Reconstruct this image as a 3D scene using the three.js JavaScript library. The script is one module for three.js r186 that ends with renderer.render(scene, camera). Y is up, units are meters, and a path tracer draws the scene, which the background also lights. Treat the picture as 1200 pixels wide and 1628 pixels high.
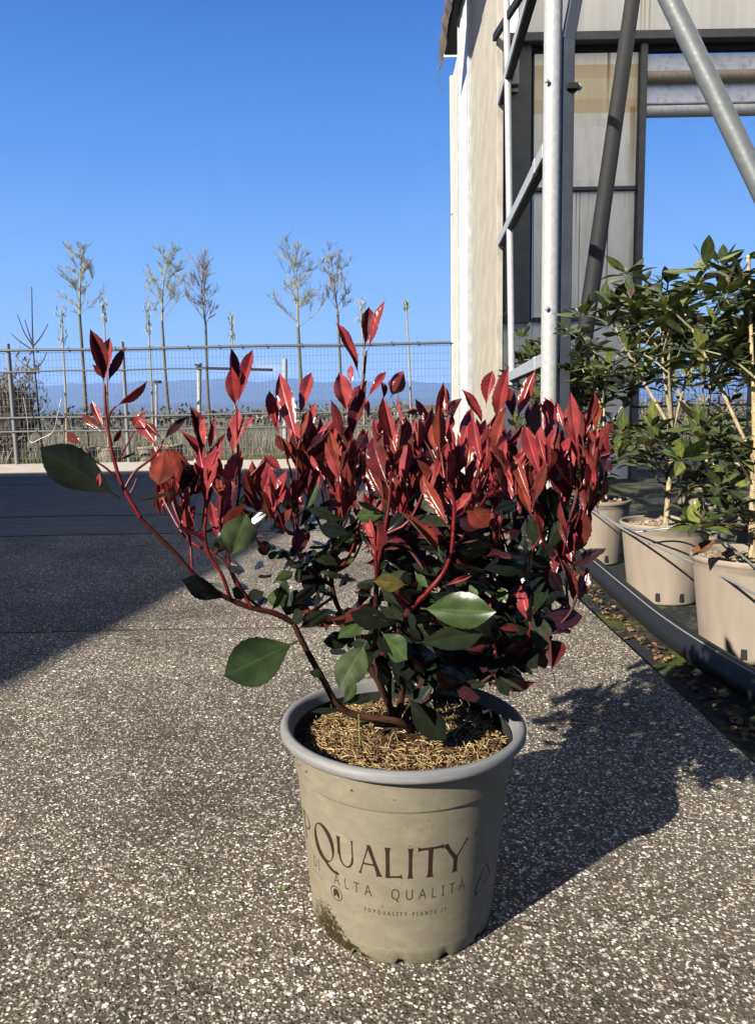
import * as THREE from 'three';
import { mergeGeometries } from 'three/addons/utils/BufferGeometryUtils.js';
import { ImprovedNoise } from 'three/addons/math/ImprovedNoise.js';
import { RoundedBoxGeometry } from 'three/addons/geometries/RoundedBoxGeometry.js';

// ---------------------------------------------------------------- camera, sky, sun, exposure
const scene = new THREE.Scene();
const F = 1230;                                    // focal length in pixels of the 1200 x 1628 photograph
const camera = new THREE.PerspectiveCamera(2 * Math.atan(814 / F) * 180 / Math.PI, 1200 / 1628, 0.05, 12000);
camera.position.set(0, 0.71, 0);
camera.rotation.order = 'YXZ';
camera.rotation.set(-7.5 * Math.PI / 180, 0, -1.05 * Math.PI / 180);
camera.updateMatrixWorld(true);

const renderer = new THREE.WebGLRenderer({ antialias: true });
renderer.toneMapping = THREE.LinearToneMapping;
renderer.toneMappingExposure = 3.8;
renderer.shadowMap.enabled = true;

const SUN_AZ = 46 * Math.PI / 180, SUN_EL = 30 * Math.PI / 180;
const sunDir = new THREE.Vector3(-Math.sin(SUN_AZ) * Math.cos(SUN_EL), Math.sin(SUN_EL), Math.cos(SUN_AZ) * Math.cos(SUN_EL));
const sun = new THREE.DirectionalLight(new THREE.Color(1, 0.92, 0.80), 5);
sun.position.copy(sunDir).multiplyScalar(40);
sun.castShadow = true;
sun.shadow.mapSize.set(4096, 4096);
Object.assign(sun.shadow.camera, { left: -16, right: 16, top: 16, bottom: -16, near: 1, far: 90 });
scene.add(sun, sun.target);

const noise3 = new ImprovedNoise();
const clamp = THREE.MathUtils.clamp, lerp = THREE.MathUtils.lerp, sstep = THREE.MathUtils.smoothstep;
{
  const W = 2048, H = 1024, data = new Float32Array(W * H * 4), K = 1 / 3.8;
  const stops = [[0, .42, .64, .94], [4, .34, .58, .93], [10, .225, .47, .91], [18, .105, .31, .81], [28, .038, .165, .58], [45, .020, .09, .35], [90, .018, .07, .26]];
  const d = new THREE.Vector3();
  for (let j = 0; j < H; j++) {
    const el = ((j + 0.5) / H - 0.5) * 180, e = Math.max(0, el);
    let k = 0; while (k < stops.length - 2 && e > stops[k + 1][0]) k++;
    const a = stops[k], b = stops[k + 1], t = clamp((e - a[0]) / (b[0] - a[0]), 0, 1);
    for (let i = 0; i < W; i++) {
      const az = ((i + 0.5) / W - 0.5) * 2 * Math.PI, er = el * Math.PI / 180;
      d.set(Math.cos(az) * Math.cos(er), Math.sin(er), Math.sin(az) * Math.cos(er));
      const glow = Math.pow(Math.max(0, d.dot(sunDir)), 6) * 0.35;
      const o = (j * W + i) * 4;
      let c = [lerp(a[1], b[1], t) + glow, lerp(a[2], b[2], t) + glow, lerp(a[3], b[3], t) + glow * .9];
      // one thin white cloud bank low over the hills
      const ax = Math.atan2(d.x, -d.z) * 180 / Math.PI;
      const cl = Math.exp(-Math.pow((ax + 7.6) / 1.1, 2)) * Math.exp(-Math.pow((el - 3.1 + (ax + 7.6) * .12) / .34, 2));
      const m = clamp(cl * 1.3 * (0.75 + 0.5 * noise3.noise(ax * 3, el * 5, 2)), 0, .85);
      c = [lerp(c[0], .85, m), lerp(c[1], .87, m), lerp(c[2], .93, m)];
      data[o] = c[0] * K; data[o + 1] = c[1] * K; data[o + 2] = c[2] * K; data[o + 3] = 1;
    }
  }
  const tex = new THREE.DataTexture(data, W, H, THREE.RGBAFormat, THREE.FloatType);
  tex.mapping = THREE.EquirectangularReflectionMapping;
  tex.magFilter = THREE.LinearFilter; tex.needsUpdate = true;
  scene.background = tex; scene.environment = tex;
}
scene.fog = new THREE.FogExp2(new THREE.Color(0.20, 0.40, 0.92), 0.00024);

// ---------------------------------------------------------------- helpers
let seedState = 12345;
const seed = (s) => { seedState = s >>> 0; };
const R = () => { seedState = (seedState + 0x6d2b79f5) | 0; let t = Math.imul(seedState ^ (seedState >>> 15), 1 | seedState); t = (t + Math.imul(t ^ (t >>> 7), 61 | t)) ^ t; return ((t ^ (t >>> 14)) >>> 0) / 4294967296; };
const rr = (a, b) => a + (b - a) * R();
const rn = () => (R() + R() + R() - 1.5) / 1.5;
const pick = (a) => a[Math.floor(R() * a.length) % a.length];
const V = (x, y, z) => new THREE.Vector3(x, y, z);
const P3 = (x, y, f) => V(x, y, -f);                          // x right, y up, f metres ahead of the camera
const at = (px, py, d) => V((px - 600) / F * d, -(py - 814) / F * d, -d).applyMatrix4(camera.matrixWorld);
const ray = (px, py) => at(px, py, 1).sub(camera.position);
const onGround = (px, py, h = 0) => { const r = ray(px, py), t = (h - camera.position.y) / r.y; return camera.position.clone().addScaledVector(r, t); };
const onFront = (px, py, f) => { const r = ray(px, py), t = -f / r.z; return camera.position.clone().addScaledVector(r, t); };
const onSide = (px, py, x) => { const r = ray(px, py), t = x / r.x; return camera.position.clone().addScaledVector(r, t); };
const rgb = (r, g, b) => new THREE.Color().setRGB(r * .54, g * .54, b * .54), rgb1 = (r, g, b) => new THREE.Color().setRGB(r, g, b);

const names = new Map();
const numbered = (n) => { const k = names.get(n) ?? 0; names.set(n, k + 1); return k ? n + '_' + String(k).padStart(3, '0') : n; };
function shade(o) { o.traverse((m) => { if (m.isMesh) { m.castShadow = true; m.receiveShadow = true; } }); return o; }
function tag(o, label, category, group, kind) {
  o.userData = { label };
  if (category) o.userData.category = category;
  if (group) o.userData.group = group;
  if (kind) o.userData.kind = kind;
  return o;
}
function thing(name, pos, label, category, group) {
  const g = new THREE.Group(); g.name = numbered(name); g.position.copy(pos); scene.add(g);
  return tag(g, label, category, group);
}
function part(name, geo, mat, parent) {                       // a child mesh, its geometry in world axes relative to the parent's origin
  const m = new THREE.Mesh(geo, mat); m.name = name; m.castShadow = m.receiveShadow = true; parent.add(m); return m;
}
function struct(name, geo, mat, label) {
  const m = new THREE.Mesh(geo, mat); m.name = numbered(name); m.castShadow = m.receiveShadow = true; scene.add(m);
  m.userData = { kind: 'structure', label }; return m;
}
const merge = (list) => { const l = list.map((g) => (g.index ? g.toNonIndexed() : g)); for (const g of l) for (const k of Object.keys(g.attributes)) if (!['position', 'normal', 'uv'].includes(k)) g.deleteAttribute(k); return mergeGeometries(l, false); };
// a tapered tube through points
function tube(pts, r0, r1, seg = 10, radial = 7, cap = true, wob = 0) {
  const n = pts.length === 2 ? Math.max(1, seg) : seg;
  const curve = pts.length === 2 ? new THREE.LineCurve3(pts[0], pts[1]) : new THREE.CatmullRomCurve3(pts, false, 'centripetal');
  const pos = [], uv = [], idx = [];
  let T = curve.getTangentAt(0.001).normalize(), N = Math.abs(T.y) < .9 ? V(0, 1, 0) : V(1, 0, 0);
  N.sub(T.clone().multiplyScalar(N.dot(T))).normalize();
  const L = curve.getLength();
  for (let i = 0; i <= n; i++) {
    const t = i / n, p = curve.getPointAt(t); T = curve.getTangentAt(clamp(t, .001, .999)).normalize();
    N.sub(T.clone().multiplyScalar(N.dot(T))).normalize();
    const B = T.clone().cross(N), r = (typeof r0 === 'function' ? r0(t) : lerp(r0, r1, t)) * (1 + (wob ? wob * rn() : 0));
    for (let k = 0; k <= radial; k++) {
      const a = k / radial * Math.PI * 2, c = Math.cos(a) * r, s = Math.sin(a) * r;
      pos.push(p.x + N.x * c + B.x * s, p.y + N.y * c + B.y * s, p.z + N.z * c + B.z * s);
      uv.push(k / radial, t * L * 4);
    }
  }
  for (let i = 0; i < n; i++) for (let k = 0; k < radial; k++) { const a = i * (radial + 1) + k, b = a + radial + 1; idx.push(a, a + 1, b, b, a + 1, b + 1); }
  if (cap) for (const e of [0, n]) {
    const c = pos.length / 3, p = curve.getPointAt(e / n); pos.push(p.x, p.y, p.z); uv.push(.5, 0);
    for (let k = 0; k < radial; k++) { const a = e * (radial + 1) + k; e ? idx.push(a, a + 1, c) : idx.push(a + 1, a, c); }
  }
  const g = new THREE.BufferGeometry();
  g.setAttribute('position', new THREE.Float32BufferAttribute(pos, 3)); g.setAttribute('uv', new THREE.Float32BufferAttribute(uv, 2));
  g.setIndex(idx); g.computeVertexNormals(); return g;
}
// a box by its two corners in (x, y, f), bevelled, uv in metres
function boxAt(x0, x1, y0, y1, f0, f1, bevel = 0.004) {
  const w = Math.abs(x1 - x0), h = Math.abs(y1 - y0), d = Math.abs(f1 - f0), b = Math.min(bevel, w * .4, h * .4, d * .4);
  const g = new RoundedBoxGeometry(w, h, d, 1, b), p = g.attributes.position, nn = g.attributes.normal, uv = g.attributes.uv;
  for (let i = 0; i < p.count; i++) {
    const ax = Math.abs(nn.getX(i)), ay = Math.abs(nn.getY(i)), az = Math.abs(nn.getZ(i));
    if (ax > ay && ax > az) uv.setXY(i, p.getZ(i) + d / 2, p.getY(i) + h / 2); else if (ay > az) uv.setXY(i, p.getX(i) + w / 2, p.getZ(i) + d / 2); else uv.setXY(i, p.getX(i) + w / 2, p.getY(i) + h / 2);
  }
  g.translate((x0 + x1) / 2, (y0 + y1) / 2, -(f0 + f1) / 2); return g;
}
// a bar of rectangular section between two points
function bar(a, b, w, h, up = V(0, 1, 0), bevel = .003) {
  const L = a.distanceTo(b), g = new RoundedBoxGeometry(w, h, L, 1, Math.min(bevel, w * .4, h * .4));
  const z = b.clone().sub(a).normalize(), x = up.clone().cross(z).normalize(), y = z.clone().cross(x);
  g.applyMatrix4(new THREE.Matrix4().makeBasis(x, y, z)); g.translate((a.x + b.x) / 2, (a.y + b.y) / 2, (a.z + b.z) / 2); return g;
}
const rel = (g, o) => g.translate(-o.position.x, -o.position.y, -o.position.z);

// ---------------------------------------------------------------- computed textures
function canvasTex(w, h, draw, srgb = true, repeat = true) {
  const c = document.createElement('canvas'); c.width = w; c.height = h;
  draw(c.getContext('2d'), w, h, c);
  const t = new THREE.CanvasTexture(c);
  if (srgb) t.colorSpace = THREE.SRGBColorSpace;
  if (repeat) t.wrapS = t.wrapT = THREE.RepeatWrapping;
  t.needsUpdate = true; return t;
}
function pixelTex(w, h, fn, srgb = true, repeat = true) {
  const data = new Uint8Array(w * h * 4);
  for (let y = 0; y < h; y++) for (let x = 0; x < w; x++) {
    const c = fn(x / w, y / h, x, y), o = (y * w + x) * 4;
    data[o] = clamp(c[0], 0, 255); data[o + 1] = clamp(c[1], 0, 255); data[o + 2] = clamp(c[2], 0, 255); data[o + 3] = 255;
  }
  const t = new THREE.DataTexture(data, w, h, THREE.RGBAFormat); t.magFilter = THREE.LinearFilter; t.minFilter = THREE.LinearFilter;
  if (srgb) t.colorSpace = THREE.SRGBColorSpace;
  if (repeat) t.wrapS = t.wrapT = THREE.RepeatWrapping;
  t.needsUpdate = true; return t;
}
// tileable noise in 0..1 from a torus-like blend
const tn = (u, v, f, s = 0) => { const n = (a, b) => noise3.noise(a * f, b * f, s); return ((n(u, v) * (1 - u) * (1 - v) + n(u - 1, v) * u * (1 - v) + n(u, v - 1) * (1 - u) * v + n(u - 1, v - 1) * u * v) + .5); };
const fbm = (x, y, z, o = 4) => { let s = 0, a = .5; for (let i = 0; i < o; i++) { s += a * noise3.noise(x, y, z); x *= 2.03; y *= 2.03; a *= .5; } return s; };

// exposed-aggregate concrete: chips on a dark matrix; drawn twice with the same seed, once for colour and once for height
function chipDraw(height) {
  return (g, w, h) => {
    seed(77);
    g.fillStyle = height ? 'rgb(20,20,20)' : 'rgb(70,64,57)'; g.fillRect(0, 0, w, h);
    for (let i = 0; i < 5200; i++) {                           // grime and moss specks in the matrix
      const x = R() * w, y = R() * h, r = rr(3, 16), k = R();
      if (!height) { g.fillStyle = `rgba(${40 + k * 40},${38 + k * 36},${32 + k * 28},0.5)`; g.beginPath(); g.arc(x, y, r, 0, 7); g.fill(); }
    }
    for (let i = 0; i < 150000; i++) {
      const big = R() < .028, x = R() * w, y = R() * h, r = big ? rr(4, 7.5) : rr(1.3, 3.9), a = R() * 6.28, st = rr(.3, .9), n = 5 + Math.floor(R() * 3), tone = R(), j = [];
      for (let k = 0; k < n; k++) j.push(rr(.7, 1.15));
      let c;
      if (tone < .29) { const q = rr(44, 92); c = [q, q * .965, q * .915]; } else if (tone < .52) { const q = rr(100, 150); c = [q, q * .965, q * .915]; } else if (tone < .95) { const q = R() < .12 ? rr(210, 240) : rr(135, 200); c = [q, q * .97, q * .92]; } else { const q = rr(125, 170); c = [q, q * .9, q * .77]; }
      if (!height && tone > .66 && R() < .25) c = c.map((q) => q * .8);
      const hv = Math.floor(rr(90, 255));
      g.fillStyle = height ? `rgb(${hv},${hv},${hv})` : `rgb(${c[0] | 0},${c[1] | 0},${c[2] | 0})`;
      for (const ox of x < 12 ? [0, w] : x > w - 12 ? [0, -w] : [0]) for (const oy of y < 12 ? [0, h] : y > h - 12 ? [0, -h] : [0]) {
        g.beginPath();
        for (let k = 0; k < n; k++) { const b = k / n * 6.283, q = r * j[k], cx = Math.cos(b) * q, cy = Math.sin(b) * q * st, ca = Math.cos(a), sa = Math.sin(a); g.lineTo(x + ox + cx * ca - cy * sa, y + oy + cx * sa + cy * ca); }
        g.closePath(); g.fill();
      }
    }
  };
}
const chipColor = canvasTex(2048, 2048, chipDraw(false)), chipHeight = canvasTex(2048, 2048, chipDraw(true), false);
const asphaltColor = canvasTex(1024, 1024, (g, w, h) => {
  seed(5); g.fillStyle = 'rgb(92,87,80)'; g.fillRect(0, 0, w, h);
  for (let i = 0; i < 420; i++) { const q = rr(40, 140) | 0; g.fillStyle = `rgba(${q},${q},${q},0.20)`; g.beginPath(); g.ellipse(R() * w, R() * h, rr(20, 160), rr(6, 40), 0, 0, 7); g.fill(); }
  for (let i = 0; i < 80000; i++) { const q = R() < .2 ? rr(120, 190) | 0 : rr(50, 130) | 0; g.fillStyle = `rgb(${q},${q - 5},${q - 11})`; g.fillRect(R() * w, R() * h, rr(1, 3.5), rr(1, 3)); }
});
const steelTex = pixelTex(512, 512, (u, v) => { const a = tn(u, v, 9, 1), b = tn(u, v, 34, 3), c = tn(u, v * .25, 60, 7), q = 226 + (a - .5) * 26 + (b - .5) * 14 + (c - .5) * 16; return [q, q * 1.005, q * 1.01]; });
const steelRough = pixelTex(256, 256, (u, v) => { const q = 225 + (tn(u, v, 12, 5) - .5) * 60; return [q, q, q]; }, false);
const wearTex = pixelTex(512, 512, (u, v) => { const s = tn(u, v, 5, 2), f = tn(u, v, 40, 4), st = tn(u, .3 * v, 26, 9), q = 230 + (s - .5) * 30 + (f - .5) * 12 + (st - .5) * 20; return [q, q * .985, q * .955]; });
const barkTex = pixelTex(128, 256, (u, v) => { const q = 195 + (tn(u, v, 10, 1) - .5) * 120 + (tn(u, v * 3, 30, 2) - .5) * 90; return [q, q * .95, q * .88]; });
const matTex = pixelTex(1024, 1024, (u, v, x, y) => {
  const weave = ((x >> 2) + (y >> 2)) & 1 ? 5 : -3, moss = sstep(tn(u, v, 6, 3) + (tn(u, v, 40, 8) - .5) * .5, .5, .72), dust = sstep(tn(u, v, 14, 6) + (tn(u, v, 70, 2) - .5) * .6, .56, .85);
  let c = [36 + weave, 37 + weave, 37 + weave]; const m = [74, 82, 34], d = [98, 92, 80];
  c = c.map((q, i) => lerp(q, m[i] + weave, moss * .85)); c = c.map((q, i) => lerp(q, d[i], dust * .45));
  const fine = (tn(u, v, 120, 1) - .5) * 34; return c.map((q) => q + fine);
});
const soilTex = pixelTex(512, 512, (u, v) => { const a = tn(u, v, 18, 1), b = tn(u, v, 60, 2), q = 70 + (a - .5) * 60 + (b - .5) * 90; return [q * 1.15, q * .9, q * .62]; });
const earthTex = pixelTex(1024, 1024, (u, v) => { const a = tn(u, v, 8, 1), b = tn(u, v, 50, 2), c = tn(u, v, 120, 3), g = sstep(a, .4, .7), q = 105 + (b - .5) * 60 + (c - .5) * 50; return [lerp(q * 1.05, q * .72, g), lerp(q * .93, q * .82, g), lerp(q * .72, q * .42, g)]; });
// leaf texture: midrib, side veins, mottling (u across, v along)
function leafTex(vein, mott, s) {
  return pixelTex(256, 512, (u, v) => {
    const x = Math.abs(u - .5) * 2, mid = Math.exp(-Math.pow(x / .045, 2)), ph = v * 9.5 - x * 2.1 + (u > .5 ? .37 : 0) + .12 * noise3.noise(v * 9, x * 3, s), fr = Math.abs(ph - Math.round(ph));
    const side = Math.exp(-Math.pow(fr / .055, 2)) * (1 - x * .65), net = noise3.noise(u * 40, v * 80, s) * .5 + noise3.noise(u * 90, v * 180, s + 3) * .35, big = noise3.noise(u * 3, v * 5, s + 9);
    const q = 198 + vein * (mid * 62 + side * 40) + net * mott * 40 + big * mott * 46 - Math.pow(x, 6) * 22;
    return [q + mid * 14 * vein, q, q];
  }, true, false);
}
const redLeafTex = leafTex(.8, .9, 1), greenLeafTex = leafTex(1.1, 1.0, 5);

// ---------------------------------------------------------------- materials
const std = (color, rough, extra = {}) => new THREE.MeshPhysicalMaterial({ color, roughness: rough, specularIntensity: .3, ...extra });
const steel = (r, g, b, rough = .5, metal = .75) => new THREE.MeshPhysicalMaterial({ specularIntensity: .45, color: rgb(r, g, b), map: steelTex, roughness: rough, metalness: metal, roughnessMap: steelRough });
const M = {
  concrete: std(rgb1(.82, .82, .80), .93, { map: chipColor, bumpMap: chipHeight, bumpScale: .0018, vertexColors: true }),
  asphalt: std(rgb1(.60, .59, .565), .85, { specularIntensity: .35, map: asphaltColor, bumpMap: asphaltColor, bumpScale: .002 }),
  pave: std(rgb(.62, .58, .52), .9, { map: wearTex }),
  matcloth: std(rgb(1, 1, 1), .85, { map: matTex, bumpMap: matTex, bumpScale: .003 }),
  earth: std(rgb(.8, .8, .8), 1, { map: earthTex }),
  galv: steel(.50, .505, .505, .6, .1), fenceSteel: steel(.26, .275, .29, .6, .15), railSteel: steel(.15, .16, .17, .6, .15), galvDark: steel(.011, .0115, .012, .8, .0), galvBar: steel(.50, .52, .535, .55, .15), strut: steel(.15, .165, .17, .6, .1),
  channel: steel(.055, .065, .085, .6, .2),
  beige: std(rgb(.47, .455, .40), .75, { map: wearTex }), whiteSheet: std(rgb(.66, .655, .64), .7, { map: wearTex }), trim: steel(.52, .54, .57, .5, .1),
  panel: std(rgb(.43, .43, .415), .7, { map: wearTex }), panelDark: std(rgb(.16, .163, .16), .6, { map: steelTex }), frameDark: steel(.10, .105, .105, .6, .1),
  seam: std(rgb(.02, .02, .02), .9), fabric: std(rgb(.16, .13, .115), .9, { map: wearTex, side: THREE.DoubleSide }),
  film: std(rgb(.85, .87, .92), .45, { map: wearTex }), filmTan: std(rgb(.50, .43, .33), .6, { map: wearTex }),
  potTaupe: std(rgb(.32, .28, .235), .62, { map: wearTex }), black: new THREE.MeshPhysicalMaterial({ color: rgb(.011, .012, .014), roughness: .55, specularIntensity: .45 }), blackMatte: std(rgb(.02, .02, .02), .8),
  soil: std(rgb(.6, .6, .6), 1, { map: soilTex, bumpMap: soilTex, bumpScale: .01 }), wire: steel(.45, .45, .44, .45, .5), white: std(rgb(.75, .75, .72), .6),
  cane: std(rgb(.75, .64, .42), .7, { map: barkTex }), barkPale: std(rgb(.62, .54, .38), .85, { map: barkTex }), barkDark: std(rgb(.10, .075, .055), .8, { map: barkTex }),
  barkTree: std(rgb(.24, .23, .17), .9, { map: barkTex }), twig: std(rgb(.24, .21, .17), .9), twigPale: std(rgb(.27, .26, .155), .9),
  stemRed: new THREE.MeshPhysicalMaterial({ color: rgb(.20, .014, .017), roughness: .4, specularIntensity: .35, map: barkTex }), stemDark: new THREE.MeshPhysicalMaterial({ color: rgb(.06, .012, .011), roughness: .5, specularIntensity: .3, map: barkTex }), stemWood: new THREE.MeshPhysicalMaterial({ color: rgb(.075, .036, .023), roughness: .85, specularIntensity: .2, map: barkTex, bumpMap: barkTex, bumpScale: .001 }),
};
const leafMat = (r, g, b, tex, trans = .22, coat = .9, cr = .3, sp = .2) => new THREE.MeshPhysicalMaterial({ color: rgb(r, g, b), map: tex, roughness: 1, specularIntensity: sp, transmission: trans, thickness: 0, clearcoat: coat, clearcoatRoughness: cr, side: THREE.DoubleSide });
const L = {
  red: leafMat(.42, .036, .040, redLeafTex, .32, .4, .24), pink: leafMat(.58, .085, .085, redLeafTex, .32, .5, .24), wine: leafMat(.17, .014, .017, redLeafTex, .25, .4, .24), orange: leafMat(.36, .055, .026, redLeafTex, .3, .4, .22),
  shiny: leafMat(.42, .04, .045, redLeafTex, .2, .6, .26, .35), gloss: leafMat(.46, .075, .085, redLeafTex, .15, .8, .24),
  purple: leafMat(.040, .004, .009, redLeafTex, .1, .45, .2), brown: leafMat(.17, .024, .013, redLeafTex, .25, .4, .22),
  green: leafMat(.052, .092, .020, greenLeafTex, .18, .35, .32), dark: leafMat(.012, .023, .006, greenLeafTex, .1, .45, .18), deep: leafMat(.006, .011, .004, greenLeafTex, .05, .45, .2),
  pale: leafMat(.12, .165, .065, greenLeafTex, .15, .7, .28), yellow: leafMat(.26, .21, .035, greenLeafTex, .3, .3, .3), under: leafMat(.024, .036, .015, greenLeafTex, .15, .3, .35), lime: leafMat(.28, .46, .06, greenLeafTex, .35, .3, .3),
};

// ---------------------------------------------------------------- leaves
// unit leaf: length 1 along +y, width 1 along x, upper face towards +z
function leafGeo({ nx = 8, ny = 20, fold = .5, curl = .12, wave = .03, pucker = .022, serr = .035, pet = .10, wide = .42, tip = 1, s = 0, turn = 0 } = {}) {
  const pos = [], uv = [], idx = [];
  for (let j = 0; j <= ny; j++) {
    const v = j / ny, t = clamp((v - pet) / (1 - pet), 0, 1);
    const q = t < wide ? Math.pow(Math.sin(Math.PI / 2 * t / wide), 1.18) : Math.pow(Math.cos(Math.PI / 2 * Math.pow((t - wide) / (1 - wide), 1.28)), 1 + .25 * tip);
    let p = v < pet ? .022 : Math.max(.022, .5 * q);
    if (j === ny) p = 0.003;
    if (j > 2 && j < ny - 1) p *= 1 + (j % 2 ? serr : -serr);
    for (let i = 0; i <= nx; i++) {
      const sx = i / nx * 2 - 1, a = Math.abs(sx), x = sx * p;
      const pk = pucker * Math.sin(6.283 * (v * 8 - a * 1.4) + s) * a * (1 - .4 * a) * Math.sin(Math.PI * t);
      const z = Math.abs(x) * Math.tan(fold) - curl * (v * v) + wave * a * a * Math.sin(v * 9 + s * 2 + (sx > 0 ? 1.3 : 0)) * Math.sin(Math.PI * t) + pk - x * x * .5;
      const ta = turn * (v - .2); pos.push(x * Math.cos(ta) - z * Math.sin(ta), v - .25 * Math.abs(curl) * v * v, x * Math.sin(ta) + z * Math.cos(ta)); uv.push(.5 + sx * .5, v);
    }
  }
  for (let j = 0; j < ny; j++) for (let i = 0; i < nx; i++) { const a = j * (nx + 1) + i, b = a + nx + 1; idx.push(a, a + 1, b, b, a + 1, b + 1); }
  const g = new THREE.BufferGeometry();
  g.setAttribute('position', new THREE.Float32BufferAttribute(pos, 3)); g.setAttribute('uv', new THREE.Float32BufferAttribute(uv, 2)); g.setIndex(idx); g.computeVertexNormals(); return g;
}
const redGeos = [0, 1, 2, 3, 4, 5, 6, 7].map((i) => leafGeo({ fold: [.42, .7, .95, .58, .5, .8, .35, .65][i], curl: [.12, -.08, .18, .30, -.14, .05, .22, .14][i], wave: .03 + .007 * i, s: i * 1.7, wide: [.50, .54, .46, .48, .55, .44, .52, .5][i], pucker: .034, turn: [.3, -.5, .2, .8, -.3, -.9, .5, 0][i] }));
const greenGeos = [0, 1, 2].map((i) => leafGeo({ fold: [.12, .22, .3][i], curl: [.12, .2, .05][i], wave: .025, s: i * 2.3, wide: [.56, .52, .6][i], serr: .02, pet: .08, tip: .3, pucker: .01 }));
const laurelGeos = [0, 1, 2].map((i) => leafGeo({ nx: 4, ny: 9, fold: [.3, .45, .2][i], curl: [.3, .5, .15][i], wave: .03, s: i, wide: .48, serr: 0, pet: .07, pucker: .006, tip: .6 }));

function leafMatrix(base, tip, width, twist, ref) {
  const Y = tip.clone().sub(base), len = Y.length(); Y.normalize();
  let Z = ref.clone(); Z.sub(Y.clone().multiplyScalar(Z.dot(Y)));
  if (Z.lengthSq() < 1e-6) Z.set(0, 0, 1); Z.normalize().applyAxisAngle(Y, twist);
  const X = Y.clone().cross(Z);
  return new THREE.Matrix4().makeBasis(X.multiplyScalar(width), Y.multiplyScalar(len), Z.multiplyScalar(Math.sqrt(width * len) * .9)).setPosition(base);
}
function putLeaf(parent, base, tip, width, mat, geo, twist, ref, name = 'leaf') {
  const m = new THREE.Mesh(geo, mat); m.name = name; m.castShadow = m.receiveShadow = true;
  leafMatrix(base.clone().sub(parent.position), tip.clone().sub(parent.position), width, twist, ref).decompose(m.position, m.quaternion, m.scale);
  parent.add(m); return m;
}

// ================================================================ SETTING
function gridPlane(x0, x1, f0, f1, y, nx, nf, uvScale, bumpFn, colorFn) {
  const pos = [], uv = [], col = [], idx = [];
  for (let j = 0; j <= nf; j++) for (let i = 0; i <= nx; i++) {
    const x = lerp(x0, x1, i / nx), f = lerp(f0, f1, j / nf);
    pos.push(x, y + (bumpFn ? bumpFn(x, f) : 0), -f); uv.push(x * uvScale, f * uvScale);
    if (colorFn) col.push(...colorFn(x, f));
  }
  for (let j = 0; j < nf; j++) for (let i = 0; i < nx; i++) { const a = j * (nx + 1) + i, b = a + nx + 1; idx.push(a, a + 1, b, b, a + 1, b + 1); }
  const g = new THREE.BufferGeometry();
  g.setAttribute('position', new THREE.Float32BufferAttribute(pos, 3)); g.setAttribute('uv', new THREE.Float32BufferAttribute(uv, 2));
  if (colorFn) g.setAttribute('color', new THREE.Float32BufferAttribute(col, 3));
  g.setIndex(idx); g.computeVertexNormals(); return g;
}
const EDGE = .745;                                            // the slab's right edge
const stain = (x, f) => { const a = fbm(x * 1.3, f * 1.3, 1), b = fbm(x * 4.5, f * 4.5, 7), e = sstep(x, EDGE - .22, EDGE) * .12; const q = 1.04 + a * 1.0 + b * .55 + e; return [q, q * .99, q * .965]; };
{ // ground sheet out to the horizon
  const g = gridPlane(-4200, 4200, -60, 4200, -.12, 60, 40, .25);
  struct('ground', g, M.earth, 'flat brown and green farmland stretching to the foot of the hills');
}
function slab(x0, x1, f0, f1, label) {
  const n = (a, b, s) => Math.max(2, Math.round((b - a) / s)), top = gridPlane(x0, x1, f0, f1, 0, n(x0, x1, .06), n(f0, f1, .06), 1 / 1.7, (x, f) => {
    const e = Math.min(x1 - x, 1, f - f0, f1 - f); return -.006 * Math.exp(-Math.max(0, e) / .012) + .002 * noise3.noise(x * 3, f * 3, 4);
  }, stain);
  const s = struct('concrete_slab', top, M.concrete, label);
  const edge = mergeGeometries([boxAt(x0, x1, -.11, -.008, f0, f1, .001)].map((q) => { const c = new Float32Array(q.attributes.position.count * 3).fill(.8); q.setAttribute('color', new THREE.Float32BufferAttribute(c, 3)); return q; }));
  const m = part('slab_edge', edge, M.concrete, s); return m;
}
const JOINT = -onGround(290, 998).z, ROAD = -onGround(300, 846).z;
slab(-8, EDGE, -2.5, JOINT - .004, 'worn exposed aggregate concrete slab under the potted red shrub');
slab(-8, EDGE, JOINT + .004, ROAD - .004, 'shaded exposed aggregate concrete slab beyond the joint, next to the asphalt');
struct('road', gridPlane(-14, EDGE, ROAD, 9.27, -.003, 4, 4, .8), M.asphalt, 'smooth dark asphalt lane in the shade');
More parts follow.
